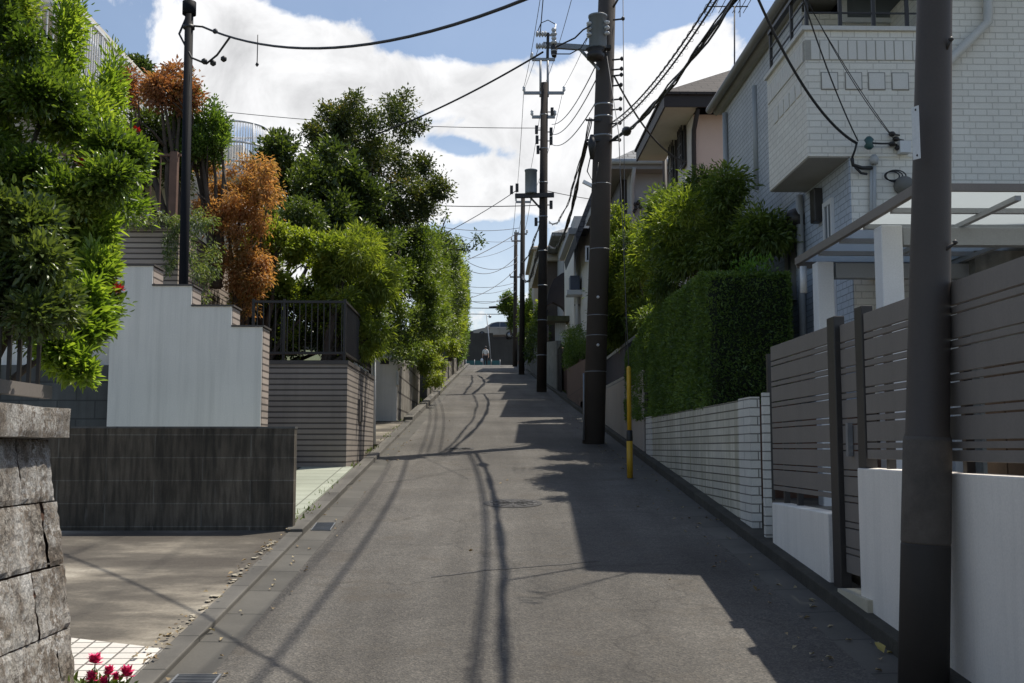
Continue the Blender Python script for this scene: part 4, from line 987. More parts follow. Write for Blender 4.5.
for u, v in ((628.5, 166), (644, 165), (660, 167)):
    q = at(u, v, Y=GYH+.2); mb = MB(); mb.lathe((q.x, q.y, q.z-.05), [(.06, 0), (.06, .06), (.02, .09)], 8); mb.build('snow_guard', M_iron, t)
mb = MB(); q = at(632.5, 200, Y=GYH-.08); mb.tube([(q.x, GYH-.45, gez), (q.x, GYH-.08, gez-.35), (q.x, GYH-.08, 3)], .05, 8); mb.build('downpipe', bpy.data.materials['light_gutter'] , t)
mb = MB(); mb.box(ge0+.35, gx0, GYH+.6, 31, 3, gez-.04); mb.build('porch_wall', M_browntrim, t)
mb = MB(); q = at(637, 207, Y=GYH-.1)
for a in range(6): mb.lathe((q.x+.08*math.cos(a), GYH-.1, q.z+.12*math.sin(a*1.7)), [(.03, -.05), (.05, 0), (.03, .05)], 7)
mb.build('wall_lamp', M_iron, t)
# house with dark sloping eave
t = thing('gabled_house', 'house with steep dark gable eave just left of the large concrete pole', 'house', (4.2, 33, 3.5))
A = at(577, 233, Y=33); B = at(601, 168, Y=33); M_darkwall = mat('dark_wall', (.12, .115, .11), .85, .1)
mb = MB(); mb.prism([(A.x+.5, 33.4, 3.6), (8, 33.4, 3.6), (8, 33.4, B.z), (B.x+.3, 33.4, B.z-.2), (A.x+.5, 33.4, A.z+.3)], (0, 4.5, 0)); mb.build('wall', M_whitewall, t)
mb = MB(); mb.prism([(A.x-.05, 33, A.z-.05), (A.x, 33, A.z-.35), (B.x+.1, 33, B.z-.3), (8, 33, B.z-.3), (8, 33, B.z+.1), (B.x, 33, B.z)], (0, 5, 0)); mb.build('roof', M_darkroof, t)
winpix(t, 585, 593, 246, 262, '-y', 33.4, mull=1)
mb = MB(); q = at(585, 181, Y=32.8); mb.bar(at(583, 181.5, Y=32.8), at(594, 187, Y=32.8), .12, .1); mb.build('lamp_arm', M_whitemetal, t)
# white balcony house
t = thing('white_balcony_house', 'white stucco house with small blue-grey balcony box beyond the concrete pole', 'house', (3.6, 38, 4))
x0_ = at(574, 250, Y=38).x; x1_ = 8; zt_ = at(580, 236, Y=38).z
mb = MB(); mb.box(x0_, x1_, 38, 43, 4, zt_); mb.build('wall', M_whitewall, t)
a = at(570, 276, Y=37.4); b = at(579.5, 290, Y=37.4); mb = MB(); mb.box(a.x, b.x, 37.3, 37.95, b.z, a.z); mb.build('balcony', mat('blue_grey_panel', (.10, .12, .17), .6, .1), t)
mb = MB(); mb.box(a.x-.12, b.x+.12, 37.2, 37.96, b.z-.18, b.z-.02); mb.build('balcony_ledge', M_whitemetal, t)
mb = MB(); mb.box(x0_-.2, x1_, 37.7, 43.2, zt_+.01, zt_+.22); mb.build('roof', M_greyrend, t)
mb = MB(); q = at(576.5, 250, Y=37.9); mb.cyl((q.x, 37.9, 5), (q.x, 37.9, zt_), .06, n=8); mb.build('downpipe', M_whitemetal, t)
mb = MB(); q = at(577, 305, Y=37.96); mb.lathe((q.x, 37.95, q.z), [(.06, -.06), (.1, 0), (.05, .05)], 8); mb.build('wall_lamp', M_iron, t)
winpix(t, 583, 590, 245, 275, '-y', 38, mull=0, mf=M_greyrend)
mb = MB(); a = at(584, 248, Y=37.7); b = at(592, 252, Y=37.7); mb.box(a.x, b.x+.4, 37.4, 37.99, b.z, a.z+.05); mb.build('canopy', M_iron, t)
# wide roof house behind
def farhouse(label, u0, u1, vt, vb, Y, depth, wm, rm, rise, ov=.35, name='far_house', wins=()):
    a = at(u0, vt, Y=Y); b = at(u1, vb, Y=Y); t = thing(name, label, 'house', ((a.x+b.x)/2, Y, b.z))
    mb = MB(); mb.box(a.x, b.x, Y, Y+depth, b.z-1, a.z); mb.build('wall', wm, t)
    mb = MB(); hip(mb, a.x-ov, b.x+ov, Y-ov, Y+depth+ov, a.z+.005, rise); mb.build('roof', rm, t)
    for w in wins: winpix(t, *w, '-y', Y, mull=1)
    return t
M_beige = mat('beige_render', (.40, .35, .28), .85, .08); M_brownwall = mat('brown_board', (.11, .085, .07), .8, .15, 4)
farhouse('grey gabled house with a small box chimney up the right side of the lane', 563, 590, 238, 320, 46, 7, M_greyrend, M_greyroof, .5, .5, wins=[(567, 572, 262, 272)])
mbx = MB(); a = at(574, 216, Y=45); b = at(584, 236, Y=45); mbx.box(a.x, b.x+.4, 45, 47, b.z-2, a.z); tag(mbx.build('stair_tower', M_greyrend), 'grey flat-topped stair tower behind the far gabled house', 'tower')
t = farhouse('dark brown house with arched awning far up the right side', 547, 569, 262, 340, 50, 8, M_brownwall, M_beige, .9, .4, wins=[(553, 558, 285, 300)])
t = farhouse('beige stepped house farthest up the lane on the right', 534, 552, 250, 330, 62, 9, M_beige, M_beige, .25, .2, wins=[(537, 541, 262, 270), (544, 548, 262, 270)])
mbx = MB(); a = at(550, 246, Y=61); b = at(557, 262, Y=61); mbx.box(a.x, b.x+.3, 61, 64, b.z-2, a.z+.3); mbx.build('roof_room', M_beige, t)
t = thing('awning', 'dark curved awning frame in front of the brown house far up the lane', 'awning', tuple(at(560, 330, Y=44)))
P_ = [at(u, v, Y=44) for u, v in ((546, 306), (549, 290), (554, 279), (562, 273), (566, 272), (566, 312), (561, 306), (553, 302))]
mb = MB(); mb.prism(P_, (0, .5, 0)); mb.build('canopy', mat('dark_fabric', (.025, .025, .03), .9, .2), t)
mb = MB(); q = at(563, 312, Y=44.3)
for u in (547.5, 565): q = at(u, 310, Y=44.25); mb.cyl((q.x, q.y, q.z-2.2), q, .04, n=6)
mb.build('post', M_iron, t)
# garden gates and walls on the right, from near to far
lw0, lw1 = at(643, 400, X=XR).y, at(603, 400, X=XR).y; zb_ = at(605, 389, X=XR).z; zt_ = at(605, 357, X=XR).z
M_beigewall = mat('beige_wall', (.42, .365, .31), .85, .08, 1.5, .15, 50, streak=.3, dirt=(.2, .17, .13))
mb = MB(); mb.yz([(lw0, zr(lw0)-.1), (26.0, zr(26)-.1), (26.0, zb_), (lw0, zb_)], XR, XR+.15); tag(mb.build('retaining_wall', M_beigewall, bevel=.01), 'plain beige rendered retaining wall between the large pole and the hedge', 'retaining wall')
t = thing('louvre_fence', 'grey upright louvre fence on top of the beige wall', 'fence', (XR+.08, lw0, zb_))
mb = MB(); mb.box(XR+.03, XR+.09, lw0, 26, zb_+.02, zb_+.07); mb.build('rail', M_steel, t); mb = MB(); mb.box(XR+.03, XR+.09, lw0, 26, zt_-.05, zt_); mb.build('rail', M_steel, t)
mb = MB(); y = lw0+.03
while y < 25.9: mb.add([(XR+.03, y, zb_+.07), (XR+.035, y, zb_+.07), (XR+.09, y+.06, zb_+.07), (XR+.085, y+.06, zb_+.07), (XR+.03, y, zt_-.05), (XR+.035, y, zt_-.05), (XR+.09, y+.06, zt_-.05), (XR+.085, y+.06, zt_-.05)], [(0,3,2,1),(4,5,6,7),(0,1,5,4),(1,2,6,5),(2,3,7,6),(3,0,4,7)]); y += .1
mb.build('louvres', M_greycable, t)
t = thing('side_gate', 'small dark barred gate in the gap beyond the white brick wall', 'gate', (XR+.05, 16.6, zr(16.6)))
mb = MB(); mb.box(XR+.02, XR+.06, wy1+.05, wy1+.09, zr(wy1), zr(wy1)+1.2); mb.box(XR+.02, XR+.06, lw0-.09, lw0-.05, zr(lw0), zr(lw0)+1.2); mb.build('frame', M_iron, t)
mb = MB(); y = wy1+.13
while y < lw0-.1: mb.box(XR+.03, XR+.045, y-.008, y+.008, zr(wy1)+.12, zr(wy1)+1.15); y += .08
mb.build('bars', M_iron, t)
M_brownfence = brick('brown_board_fence', (.13, .075, .055), (.16, .09, .065), (.05, .03, .02), .12, 3, .008, offset=0, var=.15)
a0_, a1_ = at(585, 380, X=XR).y, at(567, 380, X=XR).y; zt0 = at(585, 359, X=XR).z; zt1 = at(567, 369, X=XR).z
mb = MB(); mb.yz([(a0_-1.2, zr(a0_)-.3), (a1_, zr(a1_)-.2), (a1_, zt1), (a0_, zt0), (a0_-1.2, zt0)], XR, XR+.12); tag(mb.build('board_wall', M_brownfence), 'reddish brown boarded wall beyond the large concrete pole', 'wall')
t = thing('white_gate', 'white slatted gate panels beneath a tiled gate roof up the lane', 'gate', (2.5, 40, zr(40)))
mb = MB()
for u in (556, 557.8, 559.6, 561.4, 563.2, 565): q = at(u, 345, Y=41); r_ = at(u, 322, Y=41); mb.box(q.x-.03, q.x+.03, 41, 41.04, q.z, r_.z)
mb.build('slats', M_whitemetal, t)
a = at(547, 317, Y=40.7); b = at(572, 322, Y=40.7); mb = MB(); mb.box(a.x, b.x, 40.3, 41.6, b.z, a.z); mb.build('gate_roof', mat('mossy_roof', (.10, .10, .05), .9, .3, 5), t)
mb = MB(); mb.yz([(35.2, zr(35)-.2), (48, zr(48)-.2), (48, zr(48)+1.6), (35.2, zr(35)+1.7)], XR, XR+.15); tag(mb.build('concrete_wall', M_mottle), 'patchy grey concrete wall behind the second utility pole', 'wall')
mb = MB(); mb.yz([(48.2, zr(48)-.2), (80, zr(80)-.6), (80, zr(80)+1.2), (48.2, zr(48)+1.7)], XR, XR+.15); tag(mb.build('concrete_wall', M_darkblock), 'long dark block wall in shade near the top of the lane on the right', 'wall')
t = thing('iron_gate', 'black barred gate standing between the brown boarded wall and the patchy wall', 'gate', (XR+.1, 34.3, zr(34)))
mb = MB(); y = 33.75
while y < 35.1: mb.box(XR+.03, XR+.06, y-.012, y+.012, zr(34)+.1, zr(34)+1.5); y += .12
mb.build('bars', M_iron, t)
mb = MB(); mb.box(XR+.02, XR+.07, 33.7, 35.15, zr(34)+1.5, zr(34)+1.56); mb.box(XR+.02, XR+.07, 33.7, 33.76, zr(34), zr(34)+1.5); mb.box(XR+.02, XR+.07, 35.09, 35.15, zr(34), zr(34)+1.5); mb.build('frame', M_iron, t)

# --- the top of the lane
RY = 100; zt_ = at(480, 333, Y=RY).z; zt2_ = at(505, 339.5, Y=RY).z
M_retain = mat('old_retaining_concrete', (.060, .055, .050), .9, .25, .8, .3, 10, streak=.5, dirt=(.03, .028, .025))
mb = MB(); q = at(493, 333, Y=RY).x; mb.box(-25, q, RY, RY+.3, 6.5, zt_); mb.box(q, 25, RY, RY+.3, 6.5, zt2_)
for x in range(-24, 25, 3): mb.box(x-.06, x+.06, RY-.05, RY, 6.5, zt2_-.1)
tag(mb.build('retaining_wall', M_retain), 'tall dark retaining wall closing the top of the lane, with a car parked above', 'retaining wall')
mb = MB(); mb.box(-60, 60, RY+.3, 140, 6.5, zt2_-.05); struct('parking_ground', mb, M_asphalt)
t = thing('net_fence', 'low teal netting fence at the foot of the dark retaining wall', 'fence', (-.2, 92, zr(92)))
a = at(466, 360.5, Y=92); b = at(500, 360.5, Y=92); M_teal = mat('teal_netting', (.03, .11, .11), .7, .2, 3)
mb = MB(); mb.box(a.x, b.x, 92, 92.03, zr(92), a.z); mb.build('netting', M_teal, t)
mb = MB()
for k in range(5): x = a.x+(b.x-a.x)*k/4; mb.cyl((x, 91.98, zr(92)), (x, 91.98, a.z+.08), .03, n=6)
mb.build('posts', M_steel, t)
t = thing('leaning_pole', 'thin pale pole leaning slightly left of the lane top beside the person', 'pole', tuple(at(491.5, 375, Y=89)))
mb = MB(); mb.cyl(at(492, 372, Y=89), at(486.5, 314, Y=89), .055, .035, 8); mb.build('shaft', M_steel, t)
mb = MB(); mb.lathe(at(490, 316.5, Y=89), [(.03, -.02), (.12, 0), (.03, .02)], 10, 'y'); mb.bar(at(487, 316.5, Y=89), at(490, 316.5, Y=89), .03); mb.build('small_mirror', M_steel, t)

mb = MB(); mb.box(-12, 25, 107.5, 107.8, zt2_-.3, at(500, 331, Y=107.5).z); tag(mb.build('block_wall', M_retain), 'added low dark wall standing in for the shade under the parked car', 'wall')  # wall added so the gap below the car reads as shadow
# --- parked car on top of the wall
def car():
    Y0 = RY+3.5; k = Y0/1100
    g = at(500, 338.2, Y=Y0); X0 = at(473, 338, Y=Y0).x; Z0 = g.z; Lc = 4.45; Wc = 1.75
    t = thing('parked_car', 'champagne coloured car parked side-on above the dark retaining wall', 'car', (X0+Lc/2, Y0+Wc/2, Z0))
    M_car = mat('champagne_paint', (.29, .275, .25), .3, .03, metal=.3); M_tyre = mat('tyre_rubber', (.02, .02, .02), .8)
    prof = [(0.05, .42), (.0, .62), (.12, .80), (.95, .98), (1.15, 1.02), (1.85, 1.50), (2.3, 1.60), (3.3, 1.60), (3.9, 1.50), (4.3, 1.08), (4.43, .85), (4.42, .42), (4.2, .30), (.25, .30)]
    def body_section(y, s): return [(X0+2.2+(x-2.2)*(1-.03*s), y, Z0+(z if z < 1.05 else z)) for x, z in prof]
    low = [p for p in prof if p[1] <= 1.09]; mb = MB()
    lowp = [(0.05, .42), (.0, .62), (.12, .80), (.95, .98), (1.15, 1.02), (4.3, 1.06), (4.43, .85), (4.42, .42), (4.2, .30), (.25, .30)]
    mb.prism([(X0+x, Y0, Z0+z) for x, z in lowp], (0, Wc, 0)); body = mb.build('body', M_car, t, bevel=.06)
    cab = [(1.12, 1.03), (1.85, 1.50), (2.3, 1.60), (3.3, 1.60), (3.9, 1.50), (4.3, 1.05)]
    vs = [(X0+x, Y0+.06+.14*(z-1.03)/.55, Z0+z) for x, z in cab]+[(X0+x, Y0+Wc-.06-.14*(z-1.03)/.55, Z0+z) for x, z in cab]
    mb = MB(); n = len(cab); mb.add(vs, [tuple(range(n)), tuple(reversed(range(n, 2*n)))]+[(i, (i+1) % n, (i+1) % n+n, i+n) for i in range(n)]); mb.build('cabin', M_car, t, bevel=.03)
    def side(pts, m, nm, off=-.012):
        mb = MB(); P = [(X0+x, Y0+.06+.14*(z-1.03)/.55+off, Z0+z) for x, z in pts]; mb.prism(P, (0, .008, 0)); return mb.build(nm, m, t)
    side([(1.42, 1.10), (1.9, 1.44), (2.32, 1.52), (2.5, 1.52), (2.5, 1.10)], M_glass, 'side_window'); side([(2.58, 1.10), (2.58, 1.52), (3.25, 1.52), (3.4, 1.50), (3.4, 1.10)], M_glass, 'side_window'); side([(3.48, 1.12), (3.48, 1.48), (3.82, 1.42), (4.02, 1.12)], M_glass, 'side_window')
    mb = MB(); mb.prism([(X0+1.2, Y0+.16, Z0+1.09), (X0+1.8, Y0+.24, Z0+1.48), (X0+1.8, Y0+Wc-.24, Z0+1.48), (X0+1.2, Y0+Wc-.16, Z0+1.09)], (-.012, 0, .016)); mb.build('windscreen', M_glass, t)
    for x in (.85, 3.45):
        for yy in (Y0-.02, Y0+Wc-.2):
            w = MB(); w.lathe((X0+x, yy, Z0+.33), [(.22, 0), (.33, .01), (.33, .2), (.22, .21)], 20, 'y'); tyre = w.build('wheel', M_tyre, t)
            r_ = MB(); r_.lathe((X0+x, yy-.004, Z0+.33), [(.05, -.004), (.21, 0), (.21, .02)], 16, 'y'); r_.build('rim', M_steel, tyre)
    for yy in (Y0-.004, Y0+Wc-.4):
        mb = MB(); mb.box(X0-.0, X0+.22, yy, yy+.4, Z0+.66, Z0+.78); mb.build('headlight', M_glasscurt, t)
    mb = MB(); mb.box(X0+1.45, X0+1.6, Y0-.14, Y0+.02, Z0+1.02, Z0+1.14); mb.build('mirror', M_car, t)
    mb = MB()
    for x in (1.55, 2.54, 3.44): mb.box(X0+x-.006, X0+x+.006, Y0-.003, Y0+.001, Z0+.42, Z0+1.0)
    for x in (2.3, 3.2): mb.box(X0+x, X0+x+.16, Y0-.02, Y0-.002, Z0+.88, Z0+.91)
    mb.build('door_seams', M_iron, t)
car()

# --- the person
def person():
    Y0 = 87.0; f = at(485.5, 364, Y=Y0); x0 = f.x; z0 = zr(Y0)
    M_shirt = mat('pale_shirt', (.62, .60, .56), .9, .05); M_skin = mat('skin', (.42, .26, .18), .6, .05); M_trouser = mat('dark_trousers', (.03, .03, .035), .9, .1); M_hair = mat('dark_hair', (.015, .012, .01), .6)
    J = {}; V = []; E = []; RR = []
    def j(n, p, r, par=None):
        V.append((x0+p[0], Y0+p[1], z0+p[2])); RR.append(r); J[n] = len(V)-1
        if par: E.append((J[par], J[n]))
    j('pel', (0, 0, .92), .13); j('wai', (0, 0, 1.06), .115, 'pel'); j('che', (0, 0, 1.24), .135, 'wai'); j('nb', (0, .0, 1.38), .075, 'che'); j('ne', (0, -.01, 1.44), .05, 'nb'); j('hd', (0, -.01, 1.53), .085, 'ne'); j('ht', (0, 0, 1.62), .075, 'hd')
    for s, sw in ((-1, .12), (1, -.14)):
        n = str(s)
        j('hip'+n, (s*.09, 0, .86), .09, 'pel'); j('kn'+n, (s*.10, -sw*.9, .47), .058, 'hip'+n); j('an'+n, (s*.10, -sw*1.5+(.06 if sw < 0 else 0), .09), .038, 'kn'+n); j('to'+n, (s*.11, -sw*1.5-.13, .035), .032, 'an'+n)
        j('sh'+n, (s*.17, 0, 1.33), .06, 'nb'); j('el'+n, (s*.22, sw*.5, 1.06), .042, 'sh'+n); j('wr'+n, (s*.23, sw*.5-.08, .84), .027, 'el'+n); j('pa'+n, (s*.23, sw*.5-.10, .77), .03, 'wr'+n)
        for k in range(4): j(f'f{k}'+n, (s*.23, sw*.5-.13+k*.02, .73-.005*abs(k-1)), .009, 'pa'+n); j(f'g{k}'+n, (s*.235-s*.02, sw*.5-.13+k*.02, .69), .008, f'f{k}'+n)
        j('th'+n, (s*.215, sw*.5-.15, .76), .01, 'pa'+n)
    t = thing('person', 'person in pale top and dark trousers carrying a bag at the lane top', 'person', (x0, Y0, z0))
    def skinned(name, m, keep, extra=0, sub=1):
        ids = [i for i in range(len(V)) if i in keep]; mp = {a: b for b, a in enumerate(ids)}
        me = bpy.data.meshes.new(name); me.from_pydata([tuple(Vector(V[i])-Vector((x0, Y0, z0))) for i in ids], [(mp[a], mp[b]) for a, b in E if a in mp and b in mp], [])
        o = bpy.data.objects.new(name, me); COL.objects.link(o); o.parent = t; OR[o.name] = OR[t.name]
        o.modifiers.new('skin', 'SKIN'); me.skin_vertices or None
        for k, i in enumerate(ids): me.skin_vertices[0].data[k].radius = (RR[i]+extra, (RR[i]+extra)*(.72 if i in (J['wai'], J['che'], J['pel']) else 1))
        me.skin_vertices[0].data[0].use_root = True
        s_ = o.modifiers.new('sub', 'SUBSURF'); s_.levels = sub; s_.render_levels = sub; me.materials.append(m); return o
    def ensure(name, m, keep, extra=0, sub=1):
        return skinned(name, m, keep, extra, sub)
    allv = set(range(len(V)))
    try:
        ensure('body', M_skin, allv)
        ensure('shirt', M_shirt, {J[k] for k in ('pel', 'wai', 'che', 'nb', 'sh-1', 'sh1', 'el-1', 'el1')}, .012)
        ensure('trousers', M_trouser, {J[k] for k in ('pel', 'hip-1', 'hip1', 'kn-1', 'kn1', 'an-1', 'an1')}, .014)
    except Exception as e: print('skin failed', e)
    mb = MB(); mb.lathe((x0, Y0+.01, z0+1.5), [(.06, -.02), (.1, .04), (.105, .10), (.08, .16), (.02, .185)], 12); mb.build('hair', M_hair, t)
    mb = MB(); bx_ = x0-.27; mb.lathe((bx_, Y0-.02, z0+.40), [(.07, 0), (.12, .03), (.12, .2), (.08, .27), (.02, .31)], 10); tag(mb.build('carrier_bag', M_whiteplastic), 'white plastic carrier bag held by the person at the lane top', 'bag')
person()
# ================================================================ UTILITY POLES
def band(mb, c, z, r, h=.05): mb.lathe((c[0], c[1], z), [(r, -h/2), (r+.012, -h/2), (r+.012, h/2), (r, h/2)], 18)
# foreground dark pole
p_lo = at(923.5, 683, Y=5.08); p_hi = at(934.5, 0, Y=5.08); axd = (p_hi-p_lo)/(p_hi.z-p_lo.z)
def fp(z): return p_lo+axd*(z-p_lo.z)
t = thing('utility_pole', 'dark brown utility pole in the near right foreground before the grey fence', 'utility pole', tuple(fp(.4)))
zs1 = at(923, 545, Y=5.0).z; zs0 = at(923, 437, Y=5.0).z
mb = MB(); zz = [.3, zs1, zs0, zs0+.02, 2.4, 3.65, 5.0, 8.5]; rr = [.109, .107, .104, .098, .092, .081, .077, .07]
mb.tube([fp(z) for z in zz], rr, 32); mb.build('shaft', M_darkpole, t)
mb = MB(); mb.tube([fp(.3), fp(zs1-.01), fp(zs1)], [.1115, .1095, .1075], 32); mb.build('lower_sleeve', mat('dark_lower_sleeve', (.030, .025, .021), .7, .15, 3, .1, 100), t)
mb = MB(); mb.tube([fp(zs1), fp(zs1+.01), fp(zs0-.02), fp(zs0)], [.1075, .110, .108, .1045], 32); mb.build('painted_band', M_poleband, t)
pl = at(911, 137, Y=5.02)
mb = MB(); mb.prism([(pl.x-.012, pl.y-.05, pl.z-.125), (pl.x+.008, pl.y-.085, pl.z-.125), (pl.x+.008, pl.y-.085, pl.z+.125), (pl.x-.012, pl.y-.05, pl.z+.125)], (-.003, -.003, 0)); mb.build('number_plate', M_whiteplastic, t)
mb = MB()
for dz_ in (-.108, .108): mb.lathe((pl.x-.002, pl.y-.073, pl.z+dz_), [(.005, -.004), (.006, 0), (.003, .004)], 8, 'y')
mb.build('rivets', M_iron, t)
for (u, v) in ((946, 44), (950, 246)):
    q = at(u, v, Y=5.02); c_ = fp(q.z); mb = MB(); mb.cyl(c_+Vector((.03, -.07, -.03)), Vector((q.x+.012, q.y-.03, q.z+.012)), .008, n=8); mb.lathe((q.x+.012, q.y-.03, q.z+.012), [(.004, -.012), (.014, 0), (.004, .012)], 8, 'x'); mb.build('step_bolt', M_iron, t)
CONN = Vector((fp(5.4).x, 5.08, 5.4))

# large concrete pole
def U1(u, v, Y=17.6): return at(u, v, Y=Y)
PB = at(593.5, 443, Y=17.55); P1X = PB.x
top1 = at(607, 0, Y=17.6); a1d = (top1-PB)/(top1.z-PB.z)
def p1(z): return PB+a1d*(z-PB.z)
ZB = zr(17.55)
t = thing('utility_pole', 'large brown concrete utility pole with a grey transformer near its top', 'utility pole', (PB.x, PB.y, ZB), 'concrete utility poles along the lane')
mb = MB(); mb.tube([p1(ZB-.3), p1(ZB+5), p1(ZB+10.6)], [.178, .155, .13], 28); mb.build('shaft', M_concpole, t)
for v in (137, 185, 250, 316, 336, 372, 118, 106): mb = MB(); z = at(600, v, Y=17.6).z; c_ = p1(z); band(mb, c_, z, .170-.0047*(z-ZB), .012 if v > 180 else .03); mb.build('band', M_steel, t)
for v in (297, 345): mb = MB(); q_ = at(598, v, Y=17.36); mb.lathe((q_.x, q_.y, q_.z), [(.008, .02), (.024, 0), (.02, -.008)], 12, 'y'); mb.build('number_tag', M_whiteplastic, t)
mb = MB(); q0 = at(583.8, 373, Y=17.4); q1 = at(583.8, 440, Y=17.4); mb.cyl(q1, q0, .016, n=8); mb.build('ground_conduit', M_steel, t)
# transformer, bracket, arm, switch
tc_ = at(597.5, 33, Y=17.3); tw = 18.5/1100*17.3/2; ztop_, zbot_ = at(597, 17, Y=17.3).z, at(597, 50, Y=17.3).z
mb = MB(); mb.lathe((tc_.x, 17.25, zbot_), [(tw*.9, 0), (tw, .02), (tw, ztop_-zbot_-.03), (tw*1.06, ztop_-zbot_-.03), (tw*1.06, ztop_-zbot_), (tw*.5, ztop_-zbot_+.03)], 24); tr_ = mb.build('transformer', M_transf, t)
mb = MB()
for dx_, dy_ in ((-.14, -.03), (-.13, .06), (.13, -.08)):
    for k in range(3): mb.lathe((tc_.x+dx_*1.05, 17.2+dy_, ztop_-.16-.09*k), [(.02, -.03), (.045, -.01), (.045, .01), (.02, .03)], 10)
mb.build('bushing', M_porc, tr_)
mb = MB(); q = at(595, 56, Y=17.3); mb.lathe((q.x, 17.25, q.z-.1), [(.05, 0), (.14, .03), (.15, .1), (.11, .15), (.16, .19)], 18); mb.box(q.x-.05, PB.x+.3, 17.2, 17.34, q.z+.1, q.z+.15); mb.build('support_bracket', M_iron, t)
aL = at(543, 45, Y=17.35); aR = at(602, 49, Y=17.35); mb = MB(); mb.bar(aL, aR, .07, .085); mb.bar(at(578, 47, Y=17.35), at(599, 70, Y=17.4), .04); mb.build('cross_arm', M_steel, t)
mb = MB()
q = at(547, 42, Y=17.3); mb.bar(at(547.5, 58, Y=17.3), at(548, 33, Y=17.3), .045)
mb.build('arm_bracket', M_iron, t)
mb = MB(); q = at(554, 55, Y=17.25); 
for k in range(7): mb.lathe((q.x, 17.25, q.z+.07*k), [(.03, -.03), (.045+.012*(k % 2), 0), (.03, .03)], 12)
mb.cyl((q.x, 17.25, q.z), (q.x+.03, 17.25, at(555, 24, Y=17.25).z), .012, n=6); mb.build('cutout_switch', M_porc, t)
mb = MB(); mb.lathe((q.x, 17.25, q.z-.03), [(.035, 0), (.05, .05), (.05, .17), (.03, .2)], 12); mb.build('switch_cap', M_iron, t)
for v in (34, 46):
    mb = MB(); q = at(537, v, Y=17.3)
    for k in range(4): mb.lathe((q.x+.045*k, 17.3, q.z), [(.03, -.02), (.055, 0), (.03, .02)], 10, 'x')
    mb.bar((q.x, 17.3, q.z), (q.x+.25, 17.3, q.z-.02), .03); mb.build('insulator', M_porc, t)
for v in (20, 60, 70, 76, 86, 100, 110, 124, 141): 
    z = at(612, v, Y=17.5).z; c_ = p1(z); mb = MB(); mb.bar((c_.x+.1, 17.5, z), (c_.x+.26, 17.45, z), .022); mb.lathe((c_.x+.26, 17.45, z-.03), [(.012, 0), (.03, .02), (.03, .05), (.012, .07)], 8); mb.build('cable_bracket', M_iron, t)
for v in (121, 141): z = at(590, v, Y=17.5).z; c_ = p1(z); mb = MB(); mb.bar((c_.x-.3, 17.45, z), (c_.x, 17.45, z), .03); mb.build('cable_bracket', M_iron, t)
mb = MB(); mb.cyl((p1(9).x+.23, 17.45, 1.9), (p1(9).x+.25, 17.45, 9.6), .007, n=5); mb.build('riser_wire', M_greycable, t)
mb = MB(); c_ = p1(10.6)
zA = 11.2
mb.bar((c_.x-.9, 17.6, zA), (c_.x+.7, 17.6, zA), .08); mb.bar((c_.x-.9, 17.6, zA+.9), (c_.x+.7, 17.6, zA+.9), .08); mb.bar((c_.x, 17.6, zA-.2), (c_.x, 17.6, zA+1.0), .1); mb.build('top_arms', M_steel, t)

M_farpole = mat('weathered_pole_concrete', (.048, .041, .036), .95, .15, 2, spec=.15)
def pole2(u, vb, vtop, label, r0, Y=None, arms=()):
    x, y = rd(u, vb); b = Vector((x, y, zr(y))); tp_ = at(u+ (3 if Y is None else Y), vtop, Y=y); a_ = (tp_-b)/(tp_.z-b.z)
    f = lambda z: b+a_*(z-b.z)
    t = thing('utility_pole', label, 'utility pole', tuple(b), 'concrete utility poles along the lane')
    mb = MB(); mb.tube([b-Vector((0, 0, .3)), f(tp_.z)], [r0, r0*.72], 20); mb.build('shaft', M_farpole, t)
    return t, b, f, tp_, y
t, b2, f2, t2p, Y2 = pole2(541.5, 392, 83, 'second concrete utility pole with twin cross arms and a boxy transformer on its left', .165, 3)
def arm2(t, Y, u0, u1, v, w=.09, nins=3, zoff=0):
    a = at(u0, v, Y=Y); b = at(u1, v, Y=Y); mb = MB(); mb.bar(a, b, w, w); mb.build('cross_arm', M_steel, t)
    mb = MB(); P = []
    for k in range(nins):
        p = a.lerp(b, k/(nins-1)); mb.lathe((p.x, p.y, p.z+w/2), [(.02, 0), (.06, .05), (.04, .1), (.055, .14), (.02, .2)], 10); P.append(Vector((p.x, p.y, p.z+w/2+.18)))
    mb.build('insulator', M_porc, t); return P
A_top = arm2(t, Y2, 532, 555, 59.5, nins=2); A_mid = arm2(t, Y2, 524, 564, 93, nins=3); A_low = arm2(t, Y2, 532, 555, 117, nins=2)
mb = MB()
for u in (540.5, 547.8): mb.cyl(at(u, 97, Y=Y2), at(u, 58, Y=Y2), .04, n=8)
mb.build('arm_riser', M_steel, t)
mb = MB(); mb.bar(at(515, 196, Y=Y2-.2), at(554, 195, Y=Y2-.2), .14, .14); mb.bar(at(530, 197, Y=Y2-.2), at(540, 208, Y=Y2-.1), .05); mb.build('transformer_arm', M_iron, t)
a = at(525, 170, Y=Y2-.25); b = at(537, 193.5, Y=Y2-.25); mb = MB(); hw = (b.x-a.x)/2; mb.lathe(((a.x+b.x)/2, Y2-.25, b.z), [(hw*.95, 0), (hw, .03), (hw, a.z-b.z-.04), (hw*1.08, a.z-b.z-.04), (hw*1.08, a.z-b.z), (hw*.4, a.z-b.z+.03)], 20); mb.build('transformer', M_transf, t)
for u, v in ((536.5, 130), (551, 132), (537, 140), (551, 141), (552, 112), (538, 150), (551, 205), (536, 222), (511.5, 190), (517, 188)):
    q = at(u, v, Y=Y2); mb = MB(); mb.box(q.x-.05, q.x+.05, Y2-.1, Y2+.05, q.z-.13, q.z+.13); 
    if u > 520: mb.bar(q, (f2(q.z).x, Y2, q.z), .03)
    mb.build('cable_fitting', M_iron, t)
